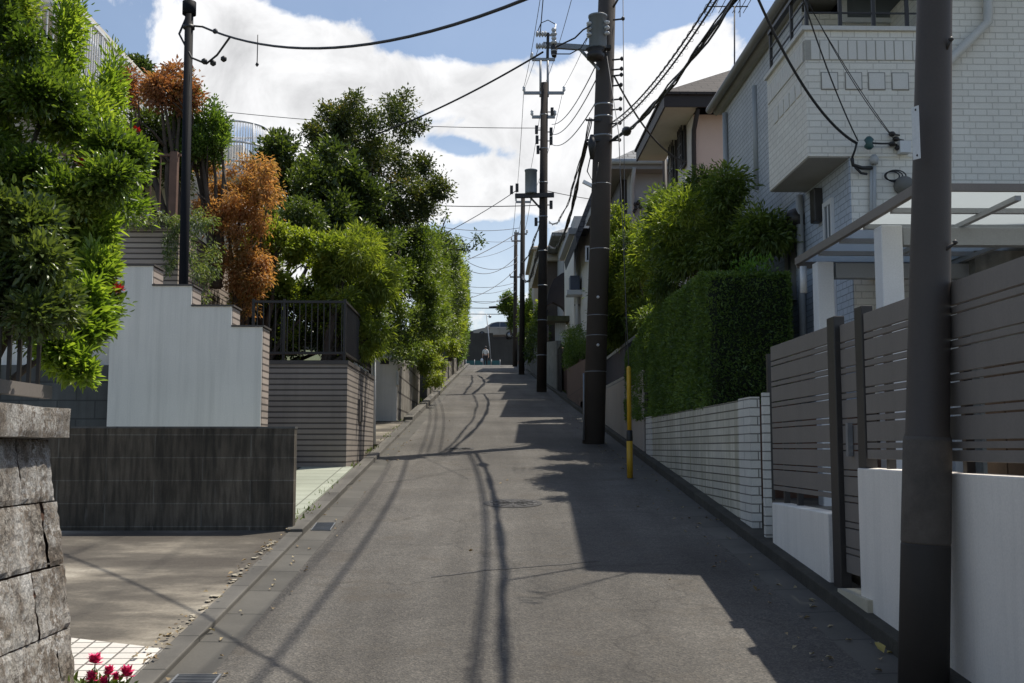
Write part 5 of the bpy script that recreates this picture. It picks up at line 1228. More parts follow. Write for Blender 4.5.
for z in np.arange(b2.z+1.2, t2p.z-.5, 1.15): mb = MB(); c_ = f2(z); band(mb, c_, z, .165-.0045*(z-b2.z), .035); mb.build('band', M_steel, t)
t, b3, f3, t3p, Y3 = pole2(521.5, 374.5, 198, 'third utility pole, slimmer, just left of the second one', .15, 1.5)
A3 = arm2(t, Y3, 516, 531, 202, .1, 3); arm2(t, Y3, 516, 527, 234, .08, 2)
t, b4, f4, t4p, Y4 = pole2(514.8, 366.5, 232, 'farthest utility pole at the top of the lane', .16, 1.0)
A4 = arm2(t, Y4, 511.5, 521, 241, .1, 3); arm2(t, Y4, 510, 520, 277, .1, 2)

# yellow guy guard
gx_, gy_ = rd(630, 478); t = thing('guy_wire_guard', 'slim yellow plastic guard post with a black band at the shaded road edge', 'guard post', (gx_, gy_, zr(gy_)))
g0 = Vector((gx_, gy_, zr(gy_))); g1 = at(628.7, 366, Y=gy_); zb1, zb2 = at(630, 441, Y=gy_).z, at(630, 431, Y=gy_).z
L_ = lambda z: g0.lerp(g1, (z-g0.z)/(g1.z-g0.z))
mb = MB(); mb.cyl(g0, L_(zb1), .036, n=14); mb.build('lower_sleeve', M_yellow, t)
mb = MB(); mb.tube([L_(zb1), L_(zb1+.01), L_(zb2), L_(zb2+.01)], [.036, .039, .035, .028], 14); mb.build('band', M_blackplastic, t)
mb = MB(); mb.tube([L_(zb2), g1-Vector((0, 0, .02)), g1], [.027, .026, .012], 14); mb.build('upper_sleeve', M_yellow, t)
mb = MB(); mb.tube([g1, g1+Vector((.05, 1.2, 3.2)), p1(8.2)], .006, 5); tag(mb.build('guy_wire', M_greycable), 'thin guy wire rising from the yellow guard post to the large pole', 'cable')

# ================================================================ OVERHEAD WIRES
def cat_pts(a, b, sag, n=28):
    a = Vector(a); b = Vector(b); return [a.lerp(b, i/n)-Vector((0, 0, 4*sag*(i/n)*(1-i/n))) for i in range(n+1)]
def wire(a, b, sag, r, label, group=None, m=None, n=28, name='cable', extra=None):
    mb = MB(); P = cat_pts(a, b, sag, n); mb.tube(P, r, 6)
    if extra: extra(mb, P)
    o = mb.build(name, m or M_cable, None); tag(o, label, 'cable', group); return P
# thick service cable, left pole to overhead
END = Vector((2.0, 5.1, 4.82)); a = SPOLE
def fit(mb, P):
    p = P[1]; mb.tube([P[0], p], .012, 6); d = (P[2]-P[1]).normalized(); q = P[0]+d*.42; mb.tube([q-d*.05, q, q+d*.06], [.012, .032, .012], 8)
wire(a, END, .68, .013, 'thick black service cable sweeping from the slim black pole across the sky', extra=fit)
mb = MB(); q = pp(6.15); c0 = a+(END-a)*.09-Vector((0, 0, .223))
mb.tube([pp(6.55)+Vector((-.03, 0, 0)), pp(6.35)+Vector((-.11, 0, 0)), pp(6.05)+Vector((.05, -.05, 0)), pp(5.98)+Vector((.22, -.05, 0)), pp(6.03)+Vector((.38, -.2, .0)), c0], .013, 6)
SP = bpy.data.objects['service_pole']; mb.build('drip_cable', M_cable, SP)
for k, (x, z) in enumerate(((.2, 6.0), (.3, 5.98), (.42, 6.03))): mb = MB(); mb.lathe(pp(z)+Vector((x, -.06, -.03)), [(.01, 0), (.035, .02), (.035, .05), (.01, .07)], 8); mb.build('connector', M_blackplastic, SP)
q = a+(END-a)*.17-Vector((0, 0, .29)); mb = MB(); mb.tube([q, q-Vector((0, 0, .3))], .005, 4); mb.lathe(q-Vector((0, 0, .34)), [(.005, 0), (.02, .02), (.005, .05)], 6)
tag(mb.build('cable_tag', M_cable), 'small tag dangling on a thread below the thick service cable', 'tag')
# communication bundle, foreground pole to large pole
Bn = Vector((CONN.x+.02, 5.2, 5.55)); Bf = Vector((p1(6.7).x+.14, 17.5, at(611, 141, Y=17.5).z))
def bundle(a, b, sag, label, seed, n=5, rad=.035, r=.012, group='communication cable bundles'):
    rnd = random.Random(seed); mb = MB(); P = cat_pts(a, b, sag, 46)
    for k in range(n):
        ph = rnd.uniform(0, 6.28); w = rnd.uniform(.8, 2.2); Q = [p+Vector((math.cos(ph+i*w*.25), 0, math.sin(ph+i*w*.25)))*rad*rnd.uniform(.7, 1.1)*(1 if k else 0) for i, p in enumerate(P)]
        mb.tube(Q, r*rnd.uniform(.7, 1.3), 5)
    o = mb.build('cable_bundle', M_cable); tag(o, label, 'cable', group); return P
PBn = bundle(Bn, Bf, .38, 'thick twisted cable bundle running from the large pole to the top right', 3, 4, .03, .012)
cA = Vector((Bn.x+.0, 5.2, 5.95)); cB = Vector((p1(7).x+.14, 17.5, at(611, 122, Y=17.5).z)); PS = cat_pts(cA, cB, .42, 46)
mb = MB(); mb.tube(PS, .011, 6); mb.tube([p-Vector((0, 0, .08)) for p in PS], .012, 6)
H = []
turns = 44
for i in range(turns*8):
    s_ = i/(turns*8-1); p = PS[0].lerp(PS[-1], s_)-Vector((0, 0, 4*.42*s_*(1-s_)+.055)); H.append(p+Vector((math.cos(i*math.pi/4)*.05, 0, math.sin(i*math.pi/4)*.045)))
mb.tube(H, .003, 4, False); tag(mb.build('spiral_hung_cable', M_cable), 'messenger cable with a spiral hanger wire above the thick bundle', 'cable')
mb = MB(); q = PBn[39]; mb.tube([PBn[41], PBn[40], PBn[39]], [.03, .075, .03], 10); tag(mb.build('cable_splice', M_blackplastic), 'black splice closure clamped on the cable bundle beside the large pole', 'cable joint')
mb = MB(); rnd = random.Random(9); q = cat_pts(Bn, Bf, .38, 46)[12]+Vector((.12, 0, -.05))
for k in range(9):
    c_ = q+Vector((rnd.uniform(-.02, .12), rnd.uniform(-.2, .2), rnd.uniform(-.1, .04))); r_ = rnd.uniform(.04, .1)
    mb.tube([c_+Vector((r_*math.cos(x)*.7, r_*math.sin(x)*.4, r_*math.sin(x+.5))) for x in [6.28*i/16 for i in range(14)]], .006, 5)
tag(mb.build('cable_tangle', M_cable), 'tangled loops of surplus cable hanging on the bundle at the upper right', 'cable')
# drops to the brick house
HK = Vector((ins.x-.12, ins.y, ins.z))
st = Vector((Bn.x-.05, 8.9, 5.5))
wire(st, HK, .22, .013, 'thick black drop cable descending to the insulator on the brick house front')
wire(q+Vector((.1, 0, 0)), at(858, 141, Y=HF-.15), .10, .0065, 'thin dark wire running from the cable tangle low to the house insulator')
for k, (u, v) in enumerate(((890, 133), (893, 138))): wire(q+Vector((.1, .1, .05*k)), at(u, v, Y=HF-.06), .06+.05*k, .004, ('lower' if k else 'upper')+' thin wire reaching the hooks on the brick house front', 'thin wires to the house hooks')
wire(at(866, 142, Y=HF-.12), at(893, 143, Y=HF-.1), .01, .009, 'short black cable between the green insulator and the wall hooks')
mb = MB(); mb.tube([at(857, 142, Y=HF-.14), at(855, 150, Y=HF-.12), at(852, 158, Y=HF-.1)], .01, 6); mb.tube([at(852, 158, Y=HF-.1), at(853, 165, Y=HF-.08), at(862, 168, Y=HF-.06), at(872, 168, Y=HF-.04)], .018, 8); mb.tube([at(855, 167, Y=HF-.08), at(861, 173, Y=HF-.05), at(867, 174, Y=HF-.04)], .012, 6)
tag(mb.build('service_connector', M_blackplastic), 'black service cable connectors dangling at the corner of the brick house', 'cable joint')
# pink house drop
wire(p1(at(612, 75, Y=17.5).z)+Vector((.15, -.05, 0)), PINK_HOOK, .28, .017, 'black drop cable from the large pole to the pink house wall')
z_ = at(612, 8, Y=17.6).z; wire(p1(z_)+Vector((.1, 0, 0)), Vector((2.05, 4.9, 7.9)), .45, .02, 'thick black cable leaving the top of the large pole to the right'); z_ += .5; wire(p1(z_)+Vector((.1, 0, 0)), Vector((2.0, 4.9, 8.5)), .45, .012, 'thinner cable above the thick one at the top of the large pole')
# high-voltage and low-voltage conductors between poles and overhead
G1 = 'thin wires between the large pole and the second pole'
c_ = p1(10.6)
for k, (pa, dx_) in enumerate(((A_mid[0], -.85), (A_mid[1], -.1), (A_mid[2], .65))):
    wire(Vector((c_.x+dx_, 17.6, 11.3)), pa, .35, .008, 'thin high wire from the large pole to the %s of the second cross arm' % ('left end', 'middle', 'right end')[k], G1)
    wire(Vector((c_.x+dx_, 17.6, 11.3)), Vector((1.9+dx_, -18, 9.2)), .5, .008, 'thin wire passing overhead from the %s of the large pole' % ('left side', 'centre', 'right side')[k], 'thin wires passing overhead')
    wire(pa, A3[k], .5, .009, '%s thin wire between the second and third utility pole' % ('leftmost', 'middle', 'rightmost')[k], 'thin wires between the second and third pole')
    wire(A3[k], A4[k], .5, .012, '%s thin wire between the two farthest utility poles' % ('leftmost', 'middle', 'rightmost')[k], 'thin wires between the farthest poles')
for k, v in enumerate((60, 76, 100)):
    z = at(612, v, Y=17.5).z; wire(Vector((p1(z).x-.12, 17.5, z)), f2(at(541, 125+10*k, Y=Y2).z)+Vector((.25, -.1, 0)), .3, .011, '%s of three steep wires from the large pole to the second pole shaft' % ('uppermost', 'middle', 'lowest')[k], G1)
G3 = Vector((aL.x-.05, 17.35, aL.z+.03))
wire(G3, A_mid[0]-Vector((0, 0, .1)), .05, .006, 'fine wire linking the long side arm to the far cross arm')
wire(G3+Vector((0, 0, .1)), Vector((.9, 2, 12.5)), .1, .008, 'dark wire climbing from the long side arm out of the picture')
P_ = [at(537, 33, Y=17.3), at(541, 23, Y=17.3), at(548, 20, Y=17.3), at(555, 24, Y=17.25)]; mb = MB(); mb.tube(P_, .008, 5)
P_ = [at(556, 47, Y=17.2), at(575, 38, Y=17.1), at(583, 30, Y=17.1), at(590, 26, Y=17.1)]; mb.tube(P_, .014, 5); P_ = [at(556, 54, Y=17.2), at(570, 54, Y=17.1), at(581, 48, Y=17.1), at(587, 38, Y=17.1)]; mb.tube(P_, .01, 5)
tag(mb.build('jumper_wires', M_cable), 'curved jumper wires between the switch and the large grey transformer', 'cable')
# twisted lines pole 1 to pole 2 (lower)
z1 = at(590, 143, Y=17.5).z
bundle(Vector((p1(z1).x-.28, 17.45, z1)), f2(at(545, 246, Y=Y2).z)+Vector((.22, -.1, 0)), .7, 'heavy black cable bundle sagging between the large pole and the second pole', 5, 5, .03, .012)
bundle(Vector((p1(z1).x-.2, 17.45, z1+.4)), f2(at(545, 222, Y=Y2).z)+Vector((.2, 0, 0)), .65, 'paler thinner cable bundle sagging above the heavy one', 6, 3, .03, .012)
bundle(f2(at(541, 240, Y=Y2).z)+Vector((-.1, 0, 0)), f3(at(522, 275, Y=Y3).z), .8, 'dark cable bundle sagging between the second and third pole', 7, 4, .05, .022)
bundle(f2(at(541, 222, Y=Y2).z)+Vector((-.1, 0, 0)), f3(at(522, 262, Y=Y3).z), .3, 'upper dark cable bundle between the second and third pole', 8, 3, .05, .018)
mb = MB(); q = at(592, 150, Y=17.3); mb.tube([q+Vector((0, 0, .25)), q+Vector((0, 0, .1)), q-Vector((0, 0, .15))], [.03, .07, .03], 8); mb.tube([q, q-Vector((.08, 0, .35)), q-Vector((-.05, 0, .6)), q-Vector((-.1, 0, .2))], .01, 5)
tag(mb.build('cable_splice', M_blackplastic), 'black cable splice hanging left of the large pole above the sagging bundle', 'cable joint')
# cables crossing to the left
wire(at(543, 52, Y=17.35), at(300, 155, Y=24), .25, .016, 'long black cable from the side arm down to the left behind the dark tree')
wire(f2(at(541, 128, Y=Y2).z), at(60, 88, Y=40), .4, .012, 'thin grey wire crossing high from the second pole to the left', m=M_greycable)
wire(f2(at(541, 205, Y=Y2).z), at(380, 202, Y=40), .1, .016, 'straight grey wire from the second pole leftward at mid height', m=M_greycable)
wire(at(517, 190, Y=Y2), at(420, 245, Y=34), .1, .013, 'dark wire slanting from the transformer arm down to the left trees')
wire(f2(at(541, 190, Y=Y2).z), at(700, 205, Y=40), .2, .013, 'grey wire from the second pole rightward behind the large pole', m=M_greycable)
Gx = 'fine wires fanning left from the far poles'
ORD = ('topmost', 'second', 'third', 'fourth', 'fifth', 'sixth', 'seventh', 'eighth', 'ninth', 'tenth')
for k, (u0, v0, Yq, u1, v1, Y1, s_, r_) in enumerate(((519, 228, Y3, 430, 225, 50, .2, .015), (519, 232, Y3, 455, 265, 50, .1, .018), (518, 243, Y4, 465, 258, 70, .3, .014), (518, 255, Y4, 460, 265, 70, .9, .02), (518, 262, Y4, 468, 262, 70, .5, .018), (517, 268, Y4, 470, 298, 70, .3, .018),
    (517, 282, Y4, 455, 284, 70, .3, .016), (517, 285, Y4, 468, 292, 70, .3, .014), (517, 290, Y4, 468, 300, 70, .5, .016), (518, 240, Y4, 440, 228, 60, .4, .012))):
    wire(at(u0, v0, Y=Yq), at(u1, v1, Y=Y1), s_, r_, ORD[k]+' of the fine grey wires fanning left from the farthest poles', Gx, m=M_greycable)
for v, r_, lb in ((306.5, .035, 'middle'), (312.5, .035, 'lowest'), (300, .02, 'uppermost')): wire(at(440, v+.5, Y=98), at(560, v-.5, Y=98), .15, r_, lb+' dark cable crossing above the end of the lane', 'cables crossing above the end of the lane')
mb = MB(); mb.tube([at(489, 307.5, Y=97.9), at(501, 306.5, Y=97.9)], .1, 8); tag(mb.build('cable_closure', M_blackplastic), 'long black closure on the cable crossing the lane end', 'cable joint')

# ================================================================ VEGETATION
L_gloss = leafmat('glossy_leaves', [(.0, (.035, .062, .015)), (.4, (.075, .125, .026)), (.75, (.15, .215, .045)), (1, (.30, .35, .09))], .30, .4, spec=.6)
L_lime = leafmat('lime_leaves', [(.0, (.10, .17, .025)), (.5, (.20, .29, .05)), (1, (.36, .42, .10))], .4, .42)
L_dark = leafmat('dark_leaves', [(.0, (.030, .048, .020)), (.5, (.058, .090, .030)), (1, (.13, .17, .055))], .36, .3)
L_mid = leafmat('mid_leaves', [(.0, (.045, .075, .020)), (.5, (.10, .15, .036)), (1, (.20, .26, .07))], .42, .32)
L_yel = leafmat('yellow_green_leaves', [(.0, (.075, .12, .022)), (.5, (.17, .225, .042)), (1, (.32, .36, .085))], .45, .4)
L_orange = leafmat('orange_maple_leaves', [(.0, (.20, .19, .06)), (.32, (.36, .24, .09)), (.68, (.50, .27, .12)), (1, (.56, .38, .18))], .6, .6, tcol=(1.3, 1.1, .6))
L_redbrown = leafmat('red_brown_leaves', [(.0, (.16, .08, .04)), (.5, (.32, .15, .07)), (.8, (.42, .24, .10)), (1, (.20, .20, .06))], .55, .4, tcol=(1.3, 1.0, .6))
L_box = leafmat('shrub_green_leaves', [(.0, (.045, .09, .02)), (.5, (.095, .165, .035)), (1, (.18, .26, .06))], .4, .35)
def px_blob(u, v, Y, ru, rv, ry=None, s=1.0):
    p = at(u, v, Y=Y); k = Y/1100; return (p.x, Y, p.z, ru*k*s, (ry if ry else (ru+rv)/2*k*.9), rv*k*s)
def tree(name, label, cat, base, blobs, lm, n, L, W, seed, group=None, r0=.07, six=False, ends=None, **k):
    t = thing(name, label, cat, base, group)
    ends = ends or [(b[0], b[1], b[2]) for b in blobs[::max(1, len(blobs)//6)]]
    branches('trunk', M_bark, t, base, ends, r0, .012, seed)
    crown('crown', lm, t, blobs, n, L, W, seed, six=six, **k); return t
def poly_blobs(poly, Y, rpx, n, seed, thick=.5):
    """fill an outline standing at depth Y (a number or a function of u) with n overlapping clumps"""
    rr = random.Random(seed); out = []; us = [p[0] for p in poly]; vs = [p[1] for p in poly]
    def inside(x, y):
        c = False; j = len(poly)-1
        for i in range(len(poly)):
            if (poly[i][1] > y) != (poly[j][1] > y) and x < (poly[j][0]-poly[i][0])*(y-poly[i][1])/(poly[j][1]-poly[i][1])+poly[i][0]: c = not c
            j = i
        return c
    while len(out) < n:
        u, v = rr.uniform(min(us), max(us)), rr.uniform(min(vs), max(vs))
        if not inside(u, v): continue
        y = (Y(u) if callable(Y) else Y)+rr.uniform(-thick, thick); q = rr.uniform(.6, 1.3); k = y/1100
        p = at(u, v, Y=y); out.append((p.x, y, p.z, rpx*q*k*rr.uniform(.85, 1.4), rpx*q*k*1.1, rpx*q*k*rr.uniform(.7, 1.05)))
    return out
# big near bush, front left
B = poly_blobs([(-70, -50), (12, -50), (18, 30), (45, 70), (92, 95), (128, 125), (132, 170), (112, 215), (102, 260), (98, 310), (88, 350), (70, 368), (50, 330), (-70, 340)], 6.1, 17, 85, 5, .35)
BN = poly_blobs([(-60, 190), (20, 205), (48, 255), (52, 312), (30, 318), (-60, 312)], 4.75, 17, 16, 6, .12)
t = tree('garden_bush', 'huge glossy green bush overflowing the fence at the left edge', 'bush', (-2.9, 5.6, 1.3), B, L_gloss, 130000, .038, .017, 11, six=True, r0=.05, ends=[tuple(at(u, v, Y=6.1)) for u, v in ((0, 60), (40, 120), (100, 150), (60, 250), (10, 200), (80, 330))], frac=0, cl=7, cs=.075, gap=-.2, gf=5, out=.6, upb=.3, bumpy=.42, shell=.8)
crown('shade_toned_foliage', L_dark, t, BN, 16000, .042, .018, 14, cl=6, cs=.07, gap=-.2, six=True, frac=0, bumpy=.4, shell=.9)  # dark leaves put the shade into this clump's colour
B2 = [px_blob(95, 270, 5.75, 16, 22), px_blob(88, 305, 5.6, 18, 20), px_blob(78, 335, 5.5, 20, 16), px_blob(70, 362, 5.4, 16, 11), px_blob(98, 240, 5.9, 14, 22), px_blob(60, 350, 5.35, 14, 20), px_blob(100, 325, 5.6, 9, 9), px_blob(85, 372, 5.4, 9, 7)]
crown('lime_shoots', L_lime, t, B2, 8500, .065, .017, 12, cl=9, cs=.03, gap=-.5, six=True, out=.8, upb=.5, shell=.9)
B3 = [px_blob(112, 150, 6.5, 28, 30), px_blob(132, 165, 6.7, 14, 16), px_blob(90, 112, 6.5, 20, 26), px_blob(65, 80, 6.6, 8, 40), px_blob(112, 95, 6.8, 5, 42), px_blob(70, 30, 6.6, 6, 46), px_blob(125, 205, 6.5, 20, 14), px_blob(20, 20, 6.5, 14, 20)]
crown('tall_shoots', leafmat('young_glossy_leaves', [(.0, (.07, .13, .02)), (.5, (.15, .23, .04)), (1, (.28, .35, .08))], .35, .5), t, B3, 11000, .045, .014, 13, cl=6, cs=.075, frac=0, gap=-.6, six=True, out=.7, upb=.6, shell=.9)
# red lilies
mbf = MB(); rnd = random.Random(3)
def flower(mb, c, r, n, rnd, layers=2):
    for l in range(layers):
        for k in range(n):
            a = 2*math.pi*(k+.5*l)/n+rnd.uniform(-.2, .2); e = .15+.6*l+rnd.uniform(-.2, .2)
            d = Vector((math.cos(a)*math.cos(e), math.sin(a)*math.cos(e), math.sin(e))); s_ = Vector((-math.sin(a), math.cos(a), 0)); q = c+d*r*.1
            mb.add([q, q+d*r*.55+s_*r*.33, q+d*r+Vector((0, 0, r*.1)), q+d*r*.55-s_*r*.33], [(0, 1, 2), (0, 2, 3)])
for (u, v, Yq) in ((117, 293, 5.75), (108, 296, 5.7), (113, 288, 5.8), (133, 131, 6.6), (137, 152, 6.6), (83, 166, 5.9)):
    c_ = at(u, v, Y=Yq)
    for k in range(3): flower(mbf, c_+Vector((rnd.uniform(-.03, .03), rnd.uniform(-.03, .03), rnd.uniform(-.02, .02))), .035, 6, rnd)
M_redpetal = mat('red_petals', (.62, .03, .03), .5, .15, 20); mbf.build('red_blossoms', M_redpetal, t, normals=False)
# roses
rx, ry_ = rd(118, 690); t = thing('rose_bush', 'low rose bush with bright magenta red blooms at the bottom left', 'rose bush', (-1.95, 4.95, zr(4.9)))
zz0 = zr(4.9)
crown('foliage', L_mid, t, frac=0, blobs=[(at(100, 690, Y=4.85).x, 4.85, at(100, 704, Y=4.85).z, .13, .1, .08), (at(125, 700, Y=4.8).x, 4.8, at(125, 712, Y=4.8).z, .09, .1, .07)], n=700, L=.045, W=.025, seed=31, cl=5, cs=.05, six=True, gap=-9)
mb = MB()
M_rose = mat('magenta_petals', (.78, .05, .20), .5, .2, 30)
for (u, v, s_) in ((95, 662, .034), (109, 673, .026), (127, 675, .034), (91, 679, .028), (104, 684, .024), (116, 678, .018)):
    c_ = at(u, v, Y=4.82)
    mb = MB()
    for l in range(4): flower(mb, c_+Vector((0, 0, .004*l)), s_*(.55+.15*l), 6+l, rnd, 2)
    flower(mb, c_+Vector((0, 0, -.008)), s_*1.05, 9, rnd, 2); mb.build('bloom', M_rose, t, normals=False)
mb = MB()
for (u, v) in ((95, 664), (109, 675), (127, 677), (91, 681)): c_ = at(u, v, Y=4.82); mb.tube([c_, (c_.x, 4.83, c_.z-.15), (c_.x+.02, 4.85, c_.z-.45)], .003, 5)
mb.build('stems', L_mid, t)
# reddish brown bush, green column shrub, orange maple on the terrace
tree('shrub', 'russet brown leaved shrub standing above the upper terrace', 'shrub', (UX-.3, 14.6, uz), poly_blobs([(118, 72), (140, 62), (160, 55), (190, 75), (194, 108), (165, 128), (138, 112)], 14.6, 8, 16, 1, 0.3), L_redbrown, 5200, .065, .034, 41, cs=.14, gap=-.1)
tree('conical_shrub', 'upright fresh green shrub directly behind the slim black pole', 'shrub', (UX+.2, 14.8, uz-.6), [px_blob(196, 95, 14.8, 12, 28), px_blob(205, 115, 14.8, 16, 28), px_blob(212, 140, 14.8, 18, 22), px_blob(196, 145, 14.8, 16, 24), px_blob(222, 128, 14.8, 6, 18), px_blob(185, 130, 14.9, 10, 30)], L_box, 12000, .05, .026, 42, cs=.08, gap=-.35, upb=.7)
tree('dark_shrub', 'dark green shrub filling the gap between russet shrub and terrace fence', 'shrub', (UX-.5, 15.2, uz), [px_blob(150, 135, 15.2, 35, 22), px_blob(175, 160, 15.2, 20, 28), px_blob(130, 165, 15.3, 28, 25)], L_dark, 9000, .07, .035, 43, cs=.14)
mo = poly_blobs([(203, 165), (228, 152), (262, 158), (280, 182), (276, 215), (268, 250), (262, 285), (246, 312), (236, 290), (226, 255), (198, 218)], lambda u: 15.1-(u-200)*.006, 7.5, 64, 2, .5)
mo += [px_blob(u, v, 14.7, 10, 12) for u, v in ((235, 235), (226, 255), (246, 255), (216, 215), (250, 285), (236, 270), (258, 225), (262, 262), (232, 205), (247, 305))]
tree('maple_tree', 'weeping orange leaved Japanese maple cascading over the terrace corner', 'maple tree', (UX+.5, 15.0, tz), mo, L_orange, 25000, .055, .018, 44, frac=0, cs=.10, gap=-.35, gf=7, upb=-.3, droop=.3, bumpy=.4, shell=.95, ends=[tuple(at(u, v, Y=14.8)) for u, v in ((225, 170), (262, 175), (240, 215), (268, 200), (250, 250))], r0=.05)
# trailing plant over the terrace wall
tp1 = [px_blob(172, 250, 13.5, 6, 26), px_blob(183, 225, 13.5, 12, 10), px_blob(192, 250, 13.4, 6, 24), px_blob(200, 268, 13.3, 6, 14), px_blob(150, 222, 13.5, 34, 6), px_blob(200, 225, 13.6, 14, 14), px_blob(212, 262, 13.6, 10, 22), px_blob(205, 295, 13.5, 5, 14)]
tp = thing('trailing_plant', 'grey-green trailing plant hanging down the tiled terrace corner', 'plant', (UX, 13.6, uz-1))
crown('foliage', leafmat('grey_green_leaves', [(.0, (.05, .08, .03)), (.5, (.12, .17, .07)), (1, (.25, .28, .14))], .5, .35), tp, tp1, 3800, .05, .016, 45, cl=6, cs=.05, gap=-.4, upb=-.5)
# white petals
mb = MB()
for (u, v) in ((131, 220), (147, 217), (160, 214)): flower(mb, at(u, v, Y=13.45), .05, 6, rnd)
mb.build('white_flowers', M_whiteplastic, tp, normals=False)
# planter plants behind the iron fence
tree('bamboo_shrub', 'feathery light green shrub spilling over the iron fence of the planter', 'shrub', (-2.3, 15.2, tz), poly_blobs([(322, 265), (345, 232), (372, 235), (390, 262), (382, 300), (376, 352), (345, 345), (318, 320)], 15.5, 11, 30, 3, 0.4), L_yel, 26000, .10, .014, 46, cs=.13, gap=-.25, out=.8, upb=.1, droop=.3)
tree('broadleaf_shrub', 'yellow-green broad leaved shrub behind the planter fence', 'shrub', (-3.2, 15.5, tz), poly_blobs([(262, 235), (300, 225), (330, 240), (338, 300), (345, 350), (262, 352), (258, 290)], 15.6, 12, 26, 4, 0.5), L_yel, 24000, .07, .036, 47, cs=.12, gap=-.25)
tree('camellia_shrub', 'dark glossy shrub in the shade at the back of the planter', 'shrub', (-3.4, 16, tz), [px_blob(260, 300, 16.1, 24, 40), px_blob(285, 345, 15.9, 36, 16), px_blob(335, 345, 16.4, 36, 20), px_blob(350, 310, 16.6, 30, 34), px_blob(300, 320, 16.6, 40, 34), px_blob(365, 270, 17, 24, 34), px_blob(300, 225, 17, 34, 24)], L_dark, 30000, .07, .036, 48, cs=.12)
tree('garden_tree', 'large-leaved dark green tree left of the tall sparse tree', 'tree', (-4.3, 19, 2.7), poly_blobs([(266, 160), (290, 140), (340, 142), (372, 185), (378, 250), (300, 255), (268, 215)], 19, 13, 48, 5, 0.8), L_dark, 34000, .10, .05, 49, cs=.2, gap=-.2, r0=.09, upb=.5)
# tall sparse dark tree
tall = poly_blobs([(308, 132), (325, 108), (362, 97), (402, 104), (424, 128), (420, 160), (440, 190), (440, 226), (400, 238), (350, 235), (332, 170)], 22.3, 12, 76, 7, .9)
tree('tall_tree', 'tall dark sparse tree with sky showing through its crown', 'tree', (at(372, 350, Y=22.3).x, 22.3, 3.0), tall, leafmat('dusky_leaves', [(.0, (.03, .045, .018)), (.5, (.06, .085, .028)), (.85, (.12, .14, .05)), (1, (.20, .15, .07))], .4, .25), 36000, .075, .04, 50, frac=2, cs=.15, gap=-.05, gf=3.2, r0=.13, shell=.85, bumpy=.4)
t = thing('ivy_mass', 'dense ivy-dark evergreen between the tall sparse tree and the lane', 'evergreen tree', (-2.9, 21, 2.8))
branches('trunk', M_bark, t, (-2.9, 21, 2.6), [tuple(at(400, 250, Y=21)), tuple(at(375, 260, Y=21))], .1, .02, 8)
crown('crown', L_mid, t, poly_blobs([(362, 235), (425, 225), (440, 262), (436, 330), (420, 352), (392, 350), (370, 330)], lambda u: 20.2+(u-365)*.035, 12, 40, 8, .7)+[px_blob(395, 280, 21.5, 24, 30)], 30000, .07, .035, 51, cs=.13, gap=-.3)
tree('overhanging_shrub', 'bright leafy shrub drooping over the coursed stone wall', 'shrub', (-2.2, 25.5, 3.8), poly_blobs([(392, 318), (430, 300), (448, 322), (452, 350), (436, 382), (424, 374), (398, 352)], lambda u: 23.5+(u-395)*.10, 9, 26, 9, 0.6), L_yel, 16000, .08, .035, 52, cs=.13, gap=-.25, droop=.5, upb=0)
row = [(432, 275, 30, 16, 42, L_mid, 'mid green clipped evergreen, nearest of the row lining the left of the lane'), (444, 285, 36, 15, 46, L_dark, 'dark green evergreen, second in the row along the left of the lane'), (453, 290, 43, 12, 45, L_yel, 'yellow-green evergreen, third in the row along the left of the lane'),
       (457, 305, 52, 10, 44, L_mid, 'narrow green evergreen, fourth in the row along the left of the lane'), (460, 318, 62, 7, 38, L_box, 'small distant evergreen, last in the row along the left of the lane')]
for i, (u, v, Yq, ru, rv, lm, lb) in enumerate(row):
    b = at(u, v, Y=Yq); k = Yq/1100
    bl = [(b.x, Yq, b.z+dz_*rv*k, ru*k*(1.05-.25*abs(dz_)), 3.2, rv*k*.42) for dz_ in (-.75, -.3, .15, .55)]+[(b.x-.2, Yq+rnd.uniform(-2, 2), b.z+rv*k*.7, ru*k*.6, 1.6, rv*k*.35)]
    tree('evergreen_tree', lb, 'evergreen tree', (b.x-.1, Yq, zr(Yq)+.9), bl, lm, 24000, .085+.001*Yq, .045, 60+i, 'evergreens lining the left of the lane', cs=.18, gap=-.3, bumpy=.22)
# fine branches into the sky beside the row
mb = MB(); tl = thing('sapling', 'thin leafy twig reaching into the sky right of the tall tree', 'sapling', tuple(at(437, 262, Y=29)))
tw = [[(437, 262), (448, 250), (466, 246), (478, 236)], [(440, 250), (447, 240), (452, 238)], [(455, 250), (470, 250), (480, 243)], [(440, 235), (446, 218), (448, 212)]]
for P_ in tw: mb.tube([at(u, v, Y=29) for u, v in P_], [.018, .014, .009, .005][:len(P_)], 5)
mb.build('twigs', M_bark, tl); crown('leaves', L_dark, tl, [px_blob(u, v, 29, 4, 3) for P_ in tw for u, v in P_[1:]], 260, .11, .05, 71, cl=3, cs=.14, gap=-9)
